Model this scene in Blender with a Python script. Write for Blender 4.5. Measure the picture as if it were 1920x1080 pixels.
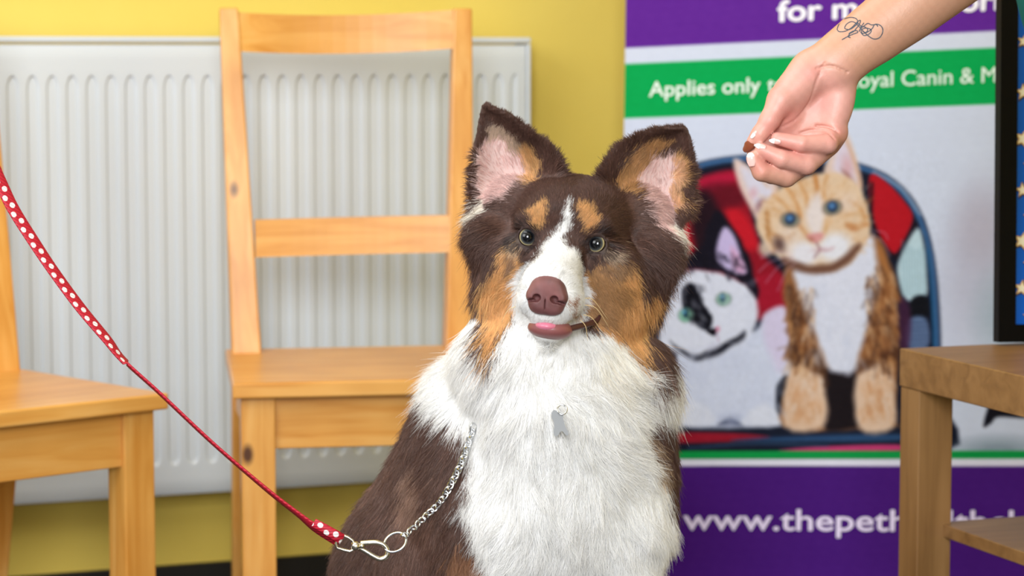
import bpy, bmesh, math, random
import numpy as np
from mathutils import Vector, Matrix
from mathutils.kdtree import KDTree
for o in list(bpy.data.objects): bpy.data.objects.remove(o)
S = bpy.context.scene
COL = S.collection
rng = np.random.default_rng(7)
random.seed(7)

# ------------------------------------------------------------------ camera
FPX, CAMH = 4700.0, 0.95
PITCH = math.atan(440/4700.0)
CC = np.array([0, 0, CAMH]); CR = np.array([1., 0, 0])
CF = np.array([0, math.cos(PITCH), -math.sin(PITCH)]); CU = np.array([0, math.sin(PITCH), math.cos(PITCH)])
cd = bpy.data.cameras.new('camera'); cam_o = bpy.data.objects.new('camera', cd); COL.objects.link(cam_o)
cd.sensor_width = 36; cd.lens = FPX/1920*36
cam_o.location = CC; cam_o.rotation_euler = (math.pi/2-PITCH, 0, 0)
cd.dof.use_dof = True; cd.dof.focus_distance = 2.56; cd.dof.aperture_fstop = 7.0
cd.clip_start = 0.05
S.camera = cam_o
# ------------------------------------------------------------------ light and exposure
S.view_settings.view_transform = 'Standard'; S.view_settings.look = 'None'
S.view_settings.gamma = 1; S.view_settings.use_curve_mapping = False
S.view_settings.exposure = 0.46
W = bpy.data.worlds.new('world'); S.world = W; W.use_nodes = True
W.node_tree.nodes['Background'].inputs[0].default_value = (0.93, 0.97, 1.0, 1)
W.node_tree.nodes['Background'].inputs[1].default_value = 0.22
def area(name, loc, target, sx, sy, power, colr=(1, 1, 1)):
    l = bpy.data.lights.new(name, 'AREA'); l.shape = 'RECTANGLE'; l.size = sx; l.size_y = sy; l.energy = power; l.color = colr
    o = bpy.data.objects.new(name, l); COL.objects.link(o); o.location = loc
    o.rotation_euler = (Vector(target)-Vector(loc)).to_track_quat('-Z', 'Y').to_euler()
    return o
area('window_light', (-2.0, 1.1, 2.1), (0.0, 3.6, 0.55), 1.6, 1.4, 37, (0.97, 0.985, 1.0))
area('front_fill_light', (-0.1, -0.5, 1.6), (0.05, 2.7, 0.6), 1.0, 1.3, 74, (0.97, 0.985, 1.0))  # added fill behind the camera to brighten the dog, not a real window
area('ceiling_panel_light', (-0.6, 2.7, 2.7), (-0.3, 3.3, 0), 1.2, 1.2, 16, (0.99, 0.99, 1.0))

# ------------------------------------------------------------------ helpers
def ray(x, y): return CF+CR*((x-960)/FPX)+CU*((540-y)/FPX)
def at(x, y, Z): return CC+Z*ray(x, y)
def proj(P):
    d = np.asarray(P)-CC; z = d@CF
    return np.stack([960+FPX*(d@CR)/z, 540-FPX*(d@CU)/z, z], -1)
def lin(r, g, b):
    c = np.array([r, g, b], float)/255
    return np.where(c <= .04045, c/12.92, ((c+.055)/1.055)**2.4)
def L4(r, g, b): return (*lin(r, g, b), 1)
def tag(o, label=None, cat=None, group=None, kind=None):
    if label: o['label'] = label
    if cat: o['category'] = cat
    if group: o['group'] = group
    if kind: o['kind'] = kind
    return o
def empty(name, loc=(0, 0, 0), rz=0):
    o = bpy.data.objects.new(name, None); COL.objects.link(o); o.location = loc; o.rotation_euler = (0, 0, rz)
    o.empty_display_size = .05; return o
def link(name, me, mats=None, parent=None, smooth=False):
    o = bpy.data.objects.new(name, me); COL.objects.link(o)
    if mats is not None:
        for m in (mats if isinstance(mats, (list, tuple)) else [mats]): me.materials.append(m)
    if parent is not None: o.parent = parent
    if smooth: me.polygons.foreach_set('use_smooth', np.ones(len(me.polygons), bool))
    return o
def pymesh(name, v, f):
    me = bpy.data.meshes.new(name); me.from_pydata([tuple(map(float, p)) for p in v], [], [tuple(map(int, q)) for q in f]); me.update(); return me
def bm_obj(name, bm, mat, parent=None, smooth=False):
    me = bpy.data.meshes.new(name); bmesh.ops.recalc_face_normals(bm, faces=bm.faces); bm.to_mesh(me); bm.free()
    return link(name, me, mat, parent, smooth)
def hexa(bm, c):
    "c: 8 corners, bottom ring then top ring"
    v = [bm.verts.new(tuple(map(float, p))) for p in c]
    for q in ((3, 2, 1, 0), (4, 5, 6, 7), (0, 1, 5, 4), (1, 2, 6, 5), (2, 3, 7, 6), (3, 0, 4, 7)): bm.faces.new([v[i] for i in q])
    return v
def box(bm, x0, x1, y0, y1, z0, z1):
    return hexa(bm, [(x0, y0, z0), (x1, y0, z0), (x1, y1, z0), (x0, y1, z0), (x0, y0, z1), (x1, y0, z1), (x1, y1, z1), (x0, y1, z1)])
def bevel(bm, w, seg=2): bmesh.ops.bevel(bm, geom=list(bm.edges), offset=w, segments=seg, affect='EDGES', profile=.5)
def tube(bm, pts, r, n=10, closed=False, cap=True):
    pts = [Vector(p) for p in pts]; N = len(pts)
    rr = list(r) if hasattr(r, '__len__') else [r]*N
    rings = []; prev = None
    for i, p in enumerate(pts):
        if closed: t = (pts[(i+1) % N]-pts[i-1])
        else: t = pts[min(i+1, N-1)]-pts[max(i-1, 0)]
        t.normalize()
        if prev is None:
            a = Vector((0, 0, 1)) if abs(t.z) < .9 else Vector((1, 0, 0))
            nrm = t.cross(a).normalized()
        else:
            nrm = (prev-t*prev.dot(t)).normalized()
        prev = nrm; b = t.cross(nrm)
        rings.append([bm.verts.new(p+(nrm*math.cos(2*math.pi*k/n)+b*math.sin(2*math.pi*k/n))*rr[i]) for k in range(n)])
    for i in range(N if closed else N-1):
        A, B = rings[i], rings[(i+1) % N]
        for k in range(n): bm.faces.new((A[k], A[(k+1) % n], B[(k+1) % n], B[k]))
    if cap and not closed:
        bm.faces.new(rings[0][::-1]); bm.faces.new(rings[-1])
def spline(P, n):
    "Catmull-Rom through P, n samples"
    P = np.asarray(P, float); d = np.r_[0, np.cumsum(np.linalg.norm(np.diff(P, axis=0), axis=1))]
    Q = np.vstack([2*P[0]-P[1], P, 2*P[-1]-P[-2]])
    out = []
    for s in np.linspace(0, d[-1], n):
        i = min(np.searchsorted(d, s, 'right')-1, len(P)-2); t = (s-d[i])/(d[i+1]-d[i]+1e-12)
        a, b, c, e = Q[i], Q[i+1], Q[i+2], Q[i+3]
        out.append(.5*((2*b)+(c-a)*t+(2*a-5*b+4*c-e)*t*t+(3*b-a-3*c+e)*t**3))
    return np.array(out)
# materials
def mat(name, col=(.8, .8, .8, 1), rough=.5, metal=0, **kw):
    m = bpy.data.materials.new(name); m.use_nodes = True; b = m.node_tree.nodes['Principled BSDF']
    b.inputs['Base Color'].default_value = col if len(col) == 4 else (*col, 1)
    b.inputs['Roughness'].default_value = rough; b.inputs['Metallic'].default_value = metal
    for k, v in kw.items(): b.inputs[k.replace('_', ' ')].default_value = v
    return m
def nt(m): return m.node_tree.nodes, m.node_tree.links, m.node_tree.nodes['Principled BSDF']
def attr_mat(name, attr, rough=.6, **kw):
    m = mat(name, (1, 1, 1, 1), rough, **kw); n, l, b = nt(m)
    a = n.new('ShaderNodeAttribute'); a.attribute_name = attr; l.new(a.outputs['Color'], b.inputs['Base Color']); return m
def ramp(n, stops):
    r = n.new('ShaderNodeValToRGB'); e = r.color_ramp.elements
    e[0].position, e[0].color = stops[0]; e[1].position, e[1].color = stops[1]
    for p, c in stops[2:]: x = e.new(p); x.color = c
    return r
def wood(name, axis, c0, c1, c2, rough=.31, knots=True):
    m = mat(name, rough=rough); n, l, b = nt(m)
    tc = n.new('ShaderNodeTexCoord'); oi = n.new('ShaderNodeObjectInfo'); mp = n.new('ShaderNodeMapping')
    sc = [26, 26, 26]; sc[axis] = 2.2; mp.inputs['Scale'].default_value = sc
    ad = n.new('ShaderNodeVectorMath'); ad.operation = 'MULTIPLY_ADD'
    ad.inputs[1].default_value = (7, 5, 9); l.new(oi.outputs['Random'], ad.inputs[0]); l.new(tc.outputs['Object'], ad.inputs[2])
    l.new(ad.outputs[0], mp.inputs['Vector'])
    w = n.new('ShaderNodeTexNoise'); w.inputs['Scale'].default_value = 1.6; w.inputs['Detail'].default_value = 5; w.inputs['Distortion'].default_value = .9
    l.new(mp.outputs[0], w.inputs['Vector'])
    big = n.new('ShaderNodeTexNoise'); big.inputs['Scale'].default_value = 6; l.new(ad.outputs[0], big.inputs['Vector'])
    r = ramp(n, [(.30, c0), (.72, c2), (.5, c1)]); l.new(w.outputs['Fac'], r.inputs[0])
    mx = n.new('ShaderNodeMix'); mx.data_type = 'RGBA'; mx.blend_type = 'MULTIPLY'; mx.inputs['Factor'].default_value = 1
    r2 = ramp(n, [(.3, (.86, .80, .72, 1)), (.7, (1.06, 1.05, 1.04, 1))]); l.new(big.outputs['Fac'], r2.inputs[0])
    l.new(r.outputs[0], mx.inputs['A']); l.new(r2.outputs[0], mx.inputs['B'])
    out = mx.outputs['Result']
    if knots:
        v = n.new('ShaderNodeTexVoronoi'); v.inputs['Scale'].default_value = 1.0
        mk = n.new('ShaderNodeMapping'); s2 = [9., 9., 9.]; s2[axis] = 5.; mk.inputs['Scale'].default_value = s2
        l.new(ad.outputs[0], mk.inputs['Vector']); l.new(mk.outputs[0], v.inputs['Vector'])
        r3 = ramp(n, [(.045, (1, 1, 1, 1)), (.10, (0, 0, 0, 1))]); l.new(v.outputs['Distance'], r3.inputs[0])
        m3 = n.new('ShaderNodeMix'); m3.data_type = 'RGBA'; m3.inputs['B'].default_value = L4(84, 48, 26)
        l.new(r3.outputs[0], m3.inputs['Factor']); l.new(out, m3.inputs['A']); out = m3.outputs['Result']
    l.new(out, b.inputs['Base Color'])
    bp = n.new('ShaderNodeBump'); bp.inputs['Strength'].default_value = .06; bp.inputs['Distance'].default_value = .002
    l.new(w.outputs['Fac'], bp.inputs['Height']); l.new(bp.outputs[0], b.inputs['Normal'])
    return m
CH = [L4(208, 143, 63), L4(222, 163, 84), L4(231, 180, 106)]
WX = wood('beech_grain_x', 0, *CH); WY = wood('beech_grain_y', 1, *CH); WZ = wood('beech_grain_z', 2, *CH)
TB = [L4(126, 92, 56), L4(142, 106, 66), L4(156, 119, 77)]
TX = wood('table_veneer_x', 0, *TB, rough=.45, knots=False); TZ = wood('table_veneer_z', 2, *TB, rough=.45, knots=False)
METAL = mat('bright_chrome', L4(225, 228, 232), .16, 1.0)
NICKEL = mat('satin_nickel', L4(206, 198, 182), .24, 1.0)

# ------------------------------------------------------------------ room
TW = math.radians(20.7)
wo = at(200, 500, 4.27); WL = Matrix.Translation((wo[0], wo[1], 0)) @ Matrix.Rotation(TW, 4, 'Z')
WIN = WL.inverted()
def hit_v(x, y, v):
    "pixel ray met with the wall-parallel plane v metres behind the radiator front"
    o = WIN @ Vector(CC); d = (WIN.to_3x3() @ Vector(ray(x, y))); t = (v-o.y)/d.y; return o+d*t
wallm = mat('yellow_wall_paint', rough=.75); n, l, b = nt(wallm)
tc = n.new('ShaderNodeTexCoord'); nz = n.new('ShaderNodeTexNoise'); nz.inputs['Scale'].default_value = 3.5; nz.inputs['Detail'].default_value = 4
r = ramp(n, [(.3, L4(230, 203, 92)), (.7, L4(237, 212, 104))]); l.new(tc.outputs['Object'], nz.inputs['Vector']); l.new(nz.outputs['Fac'], r.inputs[0]); l.new(r.outputs[0], b.inputs['Base Color'])
n2 = n.new('ShaderNodeTexNoise'); n2.inputs['Scale'].default_value = 260; bp = n.new('ShaderNodeBump'); bp.inputs['Strength'].default_value = .12; bp.inputs['Distance'].default_value = .001
l.new(tc.outputs['Object'], n2.inputs['Vector']); l.new(n2.outputs['Fac'], bp.inputs['Height']); l.new(bp.outputs[0], b.inputs['Normal'])
bm = bmesh.new(); box(bm, -3.2, 2.25, .10, .22, 0, 2.8)
wall = bm_obj('wall_back', bm, wallm); wall.matrix_world = WL; tag(wall, kind='structure')
tag(wall, 'yellow painted wall behind the white radiator and the banner', 'wall')
floorm = mat('dark_vinyl_floor', L4(38, 34, 34), .5); n, l, b = nt(floorm)
nz = n.new('ShaderNodeTexNoise'); nz.inputs['Scale'].default_value = 90; r = ramp(n, [(.35, L4(26, 24, 25)), (.7, L4(52, 48, 47))]); l.new(nz.outputs['Fac'], r.inputs[0]); l.new(r.outputs[0], b.inputs['Base Color'])
bm = bmesh.new(); box(bm, -4, 4, -1.5, 6.2, -.06, 0)
fl = bm_obj('floor', bm, floorm); tag(fl, 'dark speckled vinyl floor below the chairs', 'floor', kind='structure')
bm = bmesh.new(); box(bm, 1.75, 1.9, -1.2, 6.0, 0, 2.8)
wr = bm_obj('wall_right', bm, wallm); tag(wr, 'yellow painted side wall beyond the table', 'wall', kind='structure')
bm = bmesh.new(); box(bm, -4, 2, -1.2, 6.2, 2.8, 2.9)
ce = bm_obj('ceiling', bm, mat('ceiling_white', L4(225, 224, 220), .8)); tag(ce, 'plain white ceiling over the room', 'ceiling', kind='structure')
bm = bmesh.new(); box(bm, -3.2, 2.2, .084, .10, 0, .045); bevel(bm, .002, 1)
sk = bm_obj('baseboard_back', bm, mat('black_skirting', L4(20, 18, 18), .45)); sk.matrix_world = WL
tag(sk, 'black skirting strip along the foot of the yellow wall', 'skirting', kind='structure')

# radiator -----------------------------------------------------------
radm = mat('radiator_white_enamel', L4(212, 219, 225), .34)
rad = empty('radiator'); rad.matrix_world = WL
tag(rad, 'white ribbed panel radiator mounted on the yellow wall', 'radiator')
u0, u1, z0, z1 = -.55, .768, .187, .965
nu = int((u1-u0)/.0016); us = np.linspace(u0, u1, nu)
g0, g1 = .238, .914
ws = np.r_[z0, z0+.004, .215, np.linspace(g0-.012, g0+.02, 12), np.linspace(.30, .86, 8), np.linspace(g1-.03, g1+.008, 14), .94, z1-.004, z1]
ph = ((us+.0035)/.0333) % 1.0
x = np.abs(ph-.5)*2                      # 0 groove centre .. 1 flat centre
prof = 1-np.clip((x-.18)/.5, 0, 1)**1
prof = prof*prof*(3-2*prof)
inside = (us > u0+.03) & (us < u1-.022)
V = []
for w in ws:
    hw = x*.0333/2                       # distance from groove centre
    t1 = (g1-w); t0 = (w-g0)
    e = np.clip((t1-0.010*(hw/.0085)**2)/.010, 0, 1)*np.clip((t0-0.006*(hw/.0085)**2)/.014, 0, 1)
    e = e*e*(3-2*e)
    hgt = .0095*prof*e*inside
    edge = .003*((w < z0+.002)+(w > z1-.002))+.004*((us < u0+.002)+(us > u1-.003))
    V.append(np.stack([us, hgt+edge, np.full(nu, w)], 1))
V = np.concatenate(V); nr = len(ws)
i = np.arange(nr-1)[:, None]*nu+np.arange(nu-1)[None]; i = i.ravel()
Fq = np.stack([i, i+1, i+nu+1, i+nu], 1)
link('panel', pymesh('panel', V, Fq), radm, rad, True)
bm = bmesh.new(); box(bm, u0, u1, .004, .060, z0+.006, z1-.004); bm_obj('rear_panel', bm, radm, rad)
bm = bmesh.new(); box(bm, u0-.004, u1+.006, -.004, .070, z1+.003, z1+.0135); bevel(bm, .003, 2)
gr = bm_obj('top_grille', bm, radm, rad)
bm = bmesh.new(); box(bm, u1-.001, u1+.006, -.002, .068, z0+.01, z1+.002); bevel(bm, .002, 2); bm_obj('side_cover', bm, radm, rad)
for uu in (-.3, .6):
    bm = bmesh.new(); box(bm, uu, uu+.04, .0605, .0995, .3, .9); bm_obj('wall_bracket', bm, radm, rad)

# chairs -------------------------------------------------------------
def post_hex(bm, xo_t, xi_t, xo_b, xi_b, y_t, y_b, dt, db, zt, zb):
    hexa(bm, [(xo_b, y_b, zb), (xi_b, y_b, zb), (xi_b, y_b+db, zb), (xo_b, y_b+db, zb), (xo_t, y_t, zt), (xi_t, y_t, zt), (xi_t, y_t+dt, zt), (xo_t, y_t+dt, zt)])
SZ = .4753; CWD = .429
def curved_rail(bm, xa, xb, y, z0, z1, th, tilt, sag, dip=0., rise=0., n=16):
    cs = []
    for k in range(n+1):
        s = k/n; x = xa+(xb-xa)*s; yy = y+sag*(1-(2*s-1)**2); zz = rise*s-dip*(1-(2*s-1)**2)
        cs.append([bm.verts.new((x, yy, z0+zz)), bm.verts.new((x, yy+tilt*(z1-z0), z1+zz)), bm.verts.new((x, yy+th+tilt*(z1-z0), z1+zz)), bm.verts.new((x, yy+th, z0+zz))])
    for A, B in zip(cs, cs[1:]):
        for k in range(4): bm.faces.new((A[k], A[(k+1) % 4], B[(k+1) % 4], B[k]))
    bm.faces.new(cs[0][::-1]); bm.faces.new(cs[-1])
def make_chair(label, bits):
    root = empty('dining_chair'); tag(root, label, 'chair', 'wooden chairs along the radiator')
    bm = bmesh.new(); hexa(bm, [(0, 0, SZ-.023), (CWD, 0, SZ-.023), (CWD-.012, .425, SZ-.023), (.012, .425, SZ-.023), (0, 0, SZ), (CWD, 0, SZ), (CWD-.012, .425, SZ), (.012, .425, SZ)])
    bevel(bm, .003, 2); bm_obj('seat', bm, WX, root)
    for s in (0, 1):
        X = (lambda a: a) if s == 0 else (lambda a: CWD-a)
        bm = bmesh.new(); box(bm, *sorted((X(.013), X(.0625))), .018, .062, 0, SZ-.0235); bevel(bm, .002, 2); bm_obj('front_leg', bm, WZ, root)
        bm = bmesh.new()
        # upper reclined post and lower splayed leg in one timber
        prof = [(SZ+.5475, .4505, .030, .010, .0400), (SZ, .363, .052, .0195, .0660), (SZ-.10, .368, .052, .0195, .066), (0, .44, .036, .0195, .055)]
        rings = [[bm.verts.new(p) for p in ((X(xo), y, z), (X(xi), y, z), (X(xi), y+d, z), (X(xo), y+d, z))] for z, y, d, xo, xi in prof]
        for A, B in zip(rings, rings[1:]):
            for k in range(4): bm.faces.new((A[k], A[(k+1) % 4], B[(k+1) % 4], B[k]))
        bm.faces.new(rings[0][::-1]); bm.faces.new(rings[-1]); bmesh.ops.recalc_face_normals(bm, faces=bm.faces)
        bevel(bm, .003, 2); bm_obj('rear_leg', bm, WZ, root)
    bm = bmesh.new(); curved_rail(bm, .041, CWD-.041, .4435, .953, 1.0155, .020, .16, .022, .006, .005); bmesh.ops.recalc_face_normals(bm, faces=bm.faces); bm_obj('top_rail', bm, WX, root)
    bm = bmesh.new(); curved_rail(bm, .060, CWD-.056, .389, .626, .685, .019, .16, .006, 0., .004); bmesh.ops.recalc_face_normals(bm, faces=bm.faces); bm_obj('back_slat', bm, WX, root)
    bm = bmesh.new(); box(bm, .0615, CWD-.0615, .026, .046, .374, SZ-.023); bevel(bm, .0015, 1); bm_obj('front_apron', bm, WX, root)
    bm = bmesh.new(); box(bm, .066, CWD-.066, .38, .40, .386, SZ-.023); bevel(bm, .0015, 1); bm_obj('rear_apron', bm, WX, root)
    for s in (0, 1):
        xa = .024 if s == 0 else CWD-.044
        bm = bmesh.new(); box(bm, xa, xa+.02, .060, .37, .386, SZ-.023); bevel(bm, .0015, 1); bm_obj('side_apron', bm, WY, root)
    return root
A = at(436, 719, 3.62)
ch1 = make_chair('light wooden chair directly behind the dog with its whole slatted back in view', None)
ch1.location = (A[0], A[1], 0); ch1.rotation_euler = (0, 0, math.radians(9.5))
ch2 = ch1.copy(); COL.objects.link(ch2)
for c in list(ch1.children):
    q = c.copy(); COL.objects.link(q); q.parent = ch2
tag(ch2, 'light wooden chair turned sideways under the red lead, cut by the picture edge', 'chair', 'wooden chairs along the radiator')
t = math.radians(42); ch2.location = (-.4817-CWD*math.cos(t), 3.4887-CWD*math.sin(t), 0); ch2.rotation_euler = (0, 0, t)

# table --------------------------------------------------------------
T = at(1687, 653, 3.3); tz = T[2]
tab = empty('side_table', (T[0], T[1], 0), math.radians(20)); tag(tab, 'low oak veneer side table holding the star picture frame', 'table')
bm = bmesh.new(); box(bm, 0, .55, -.55, 0, tz-.050, tz); bevel(bm, .0012, 1); bm_obj('table_top', bm, TX, tab)
for (a, c) in ((.0015, -.0515), (.4985, -.0515), (.0015, -.5485), (.4985, -.5485)):
    bm = bmesh.new(); box(bm, a, a+.05, c, c+.05, 0, tz-.0505); bevel(bm, .0012, 1); bm_obj('leg', bm, TZ, tab)
bm = bmesh.new(); box(bm, .040, .51, -.51, -.035, .318, .335); bevel(bm, .001, 1); bm_obj('shelf', bm, TX, tab)

# framed starry picture ---------------------------------------------
fr = empty('picture_frame'); tag(fr, 'black framed picture of stars on blue standing on the oak side table', 'picture frame')
P0 = np.array(T)+np.array([math.cos(math.radians(20))*.138, math.sin(math.radians(20))*.138, 0])+np.array([math.sin(math.radians(20)), -math.cos(math.radians(20)), 0])*.022
fr.location = P0+np.array([-.002, 0, .0046]); fr.rotation_euler = (math.radians(-3.2), math.radians(.5), math.radians(8))
FW, FH, FB = .34, .52, .0235
blackm = mat('black_gloss_frame', L4(4, 4, 6), .45, Specular_IOR_Level=.08)
bm = bmesh.new()
for q in ((0, FB, 0, FH), (FW-FB, FW, 0, FH), (FB, FW-FB, 0, FB), (FB, FW-FB, FH-FB, FH)): box(bm, q[0], q[1], 0, .022, q[2], q[3])
bm_obj('frame', bm, blackm, fr)
bluem = mat('picture_blue', L4(0, 92, 206), .5, Specular_IOR_Level=.2); starm = mat('star_print', L4(240, 236, 215), .4); goldm = mat('star_gold', L4(214, 172, 88), .4); navym = mat('star_outline', L4(16, 36, 88), .4)
bm = bmesh.new(); vs = [bm.verts.new(p) for p in ((FB-.002, .010, FB-.002), (FW-FB+.002, .010, FB-.002), (FW-FB+.002, .010, FH-FB+.002), (FB-.002, .010, FH-FB+.002))]; bm.faces.new(vs)
def star(bm, cx, cz, R, rot, y, mi):
    c = bm.verts.new((cx, y, cz)); ring = []
    for k in range(10):
        a = rot+k*math.pi/5; q = R if k % 2 == 0 else R*.45; ring.append(bm.verts.new((cx+q*math.sin(a), y, cz+q*math.cos(a))))
    for k in range(10): f = bm.faces.new((c, ring[(k+1) % 10], ring[k])); f.material_index = mi
sr = random.Random(3)
for iz in range(15):
    for ix in range(9):
        cx = FB+.011+ix*.034+(.0 if iz % 2 else .010); cz = FB+.013+iz*.033+sr.uniform(-.003, .003); R = sr.uniform(.009, .014) if iz % 2 else sr.uniform(.006, .010)
        if cx > FW-FB-.01 or cz > FH-FB-.01: continue
        ro = sr.uniform(-.3, .3)
        star(bm, cx+.0012, cz-.0012, R*1.25, ro, .0096, 3); star(bm, cx, cz, R, ro, .0092, 2); star(bm, cx, cz, R*.72, ro, .0088, 1)
me = bpy.data.meshes.new('picture'); bm.to_mesh(me); bm.free(); link('picture', me, [bluem, starm, goldm, navym], fr)
bm = bmesh.new(); box(bm, FB*.5, FW-FB*.5, .0225, .026, FB*.5, FH-FB*.5); bm_obj('backing_board', bm, mat('grey_board', L4(80, 76, 72), .8), fr)
bm = bmesh.new(); hexa(bm, [(.13, .10, .006), (.21, .10, .006), (.21, .104, .006), (.13, .104, .006), (.14, .027, .34), (.20, .027, .34), (.20, .031, .34), (.14, .031, .34)]); bm_obj('easel_strut', bm, blackm, fr)
# ------------------------------------------------------------------ pull-up banner
BX0, BX1, BY0, BY1, BST = 1170, 2310, -330, 1118, 2
def bslope(yr): return .0455*np.clip(1-(np.asarray(yr, float)-100)/770, -.2, 1.4)
def bpoint(px, yr, off=0.0):
    "banner coordinates (across, down) to a point on the slightly skewed hanging sheet"
    px = np.asarray(px, float); yr = np.asarray(yr, float)
    Z = 4.36-.00024*(px-1171)-off
    lean = 4.0*(1-(yr/250.))*(px < 1e9)
    x = px+lean*.9; y = yr-bslope(yr)*(px-1171)
    return CC+Z[..., None]*(CF+CR*((x-960)/FPX)[..., None]+CU*((540-y)/FPX)[..., None])
gx = np.arange(BX0, BX1+1, BST); gy = np.arange(BY0, BY1+1, BST)
PX, PY = np.meshgrid(gx.astype(float), gy.astype(float))
IMG = np.zeros(PX.shape+(3,))
def rc(p):   # photo reading -> banner coordinates
    p = np.asarray(p, float).copy()
    for _ in range(2): p[:, 1] = np.asarray(p[:, 1]) if False else p[:, 1]
    q = p.copy(); yr = p[:, 1].copy()
    for _ in range(4): yr = p[:, 1]+bslope(yr)*(p[:, 0]-1171)
    q[:, 1] = yr; return q
wn = [(rng.normal(size=2)*.05, rng.uniform(0, 6.28)) for _ in range(10)]
def wob(X, Y, s=1.0, k=1.0): return s*sum(np.sin(k*(a[0]*X+a[1]*Y)+c) for a, c in wn)/3
def paint(mask, col, sl):
    IMG[sl] = IMG[sl]*(1-mask[..., None])+np.array(col, float)*mask[..., None]
def win(x0, y0, x1, y1, m):
    i0 = max(0, int((x0-m-BX0)/BST)); i1 = min(PX.shape[1], int((x1+m-BX0)/BST)+2)
    j0 = max(0, int((y0-m-BY0)/BST)); j1 = min(PX.shape[0], int((y1+m-BY0)/BST)+2)
    return (slice(j0, j1), slice(i0, i1))
def segd(X, Y, a, b):
    d = b-a; t = np.clip(((X-a[0])*d[0]+(Y-a[1])*d[1])/(d@d+1e-9), 0, 1)
    return np.hypot(X-a[0]-t*d[0], Y-a[1]-t*d[1])
def poly(pts, col, soft=3, alpha=1, wb=0, smooth=True):
    p = rc(pts)
    if smooth and len(p) > 3:
        q = np.vstack([p, p[:1]]); out = []
        n = len(p)
        for i in range(n):
            a, b, c, e = p[i-1], p[i], p[(i+1) % n], p[(i+2) % n]
            for t in (0, .25, .5, .75): out.append(.5*((2*b)+(c-a)*t+(2*a-5*b+4*c-e)*t*t+(3*b-a-3*c+e)*t**3))
        p = np.array(out)
    sl = win(p[:, 0].min(), p[:, 1].min(), p[:, 0].max(), p[:, 1].max(), soft*2+abs(wb)*3+4)
    X, Y = PX[sl], PY[sl]
    if X.size == 0: return
    if wb: X, Y = X+wob(X, Y, wb, 2), Y+wob(Y, X, wb, 2.3)
    D = np.full(X.shape, 1e9); ins = np.zeros(X.shape, bool)
    for a, b in zip(p, np.roll(p, -1, 0)):
        D = np.minimum(D, segd(X, Y, a, b))
        c = ((a[1] > Y) != (b[1] > Y)); xi = (b[0]-a[0])*(Y-a[1])/(b[1]-a[1]+1e-12)+a[0]; ins ^= c & (X < xi)
    D = np.where(ins, -D, D); paint(np.clip(.5-D/(2*soft), 0, 1)*alpha, col, sl)
def ell(cx, cy, rx, ry, rot, col, soft=3, alpha=1):
    p = rc([(cx, cy)])[0]; m = max(rx, ry)
    sl = win(p[0]-m, p[1]-m, p[0]+m, p[1]+m, soft*2+3); X, Y = PX[sl]-p[0], PY[sl]-p[1]
    c, s = math.cos(math.radians(rot)), math.sin(math.radians(rot)); u = X*c+Y*s; v = -X*s+Y*c
    k = np.hypot(u/rx, v/ry); D = (k-1)*min(rx, ry); paint(np.clip(.5-D/(2*soft), 0, 1)*alpha, col, sl)
def stroke(pts, w, col, soft=2, alpha=1, taper=False):
    p = spline(rc(pts), 24) if len(pts) > 2 else rc(pts)
    sl = win(p[:, 0].min(), p[:, 1].min(), p[:, 0].max(), p[:, 1].max(), w+soft*2+3); X, Y = PX[sl], PY[sl]
    if X.size == 0: return
    D = np.full(X.shape, 1e9)
    for i, (a, b) in enumerate(zip(p[:-1], p[1:])):
        ww = w/2*(1-(i/(len(p)-1)) if taper else 1); D = np.minimum(D, segd(X, Y, a, b)-ww)
    paint(np.clip(.5-D/(2*soft), 0, 1)*alpha, col, sl)
PURPLE, PURP2, GREEN, WHITE = (104, 40, 156), (76, 24, 124), (0, 174, 84), (224, 231, 247)
IMG[:] = WHITE
def band(y0, y1, col, soft=1.5):
    m = np.clip((PY-y0)/(2*soft)+.5, 0, 1)*np.clip((y1-PY)/(2*soft)+.5, 0, 1); paint(m, col, (slice(None), slice(None)))
band(-999, 90, PURPLE); band(120, 222, GREEN)
IMG[(PY > 226) & (PY < 846)] = (219, 227, 245)
ell(1830, 500, 60, 130, 8, (196, 196, 214), 40, .8); ell(1840, 425, 42, 60, 0, (190, 182, 196), 26, .6); ell(1880, 590, 40, 60, 0, (150, 176, 184), 30, .5)
# carrier
NAVY = (18, 22, 40)
poly([(1235, 852), (1225, 520), (1235, 370), (1270, 322), (1330, 300), (1420, 290), (1520, 294), (1610, 306), (1680, 338), (1728, 395), (1755, 480), (1768, 600), (1771, 740), (1770, 852)], NAVY, 4)
stroke([(1262, 332), (1330, 306), (1420, 296), (1520, 299), (1608, 312), (1676, 344), (1722, 400), (1749, 482), (1760, 600), (1763, 690)], 9, (62, 108, 158), 4)
stroke([(1640, 322), (1690, 352), (1728, 402)], 4, (170, 190, 214), 3, .8)
stroke([(1742, 470), (1752, 560), (1757, 650)], 4, (24, 92, 140), 3, .9)
poly([(1240, 372), (1300, 338), (1370, 318), (1395, 330), (1410, 390), (1430, 470), (1475, 520), (1482, 592), (1400, 596), (1320, 560), (1250, 470)], (150, 18, 36), 6)
poly([(1255, 420), (1300, 405), (1320, 440), (1290, 480), (1255, 500)], (206, 26, 42), 8)
poly([(1290, 345), (1365, 322), (1380, 340), (1310, 368)], (186, 22, 62), 6, .9)
poly([(1330, 405), (1385, 390), (1425, 450), (1410, 470), (1350, 440)], (204, 24, 40), 7)
poly([(1300, 378), (1345, 372), (1372, 440), (1392, 500), (1340, 500), (1300, 440)], (40, 10, 22), 10, .75)
poly([(1318, 350), (1380, 346), (1400, 380), (1330, 392)], (92, 10, 28), 8, .8)
poly([(1420, 520), (1476, 520), (1480, 585), (1425, 575)], (166, 20, 44), 6)
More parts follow.
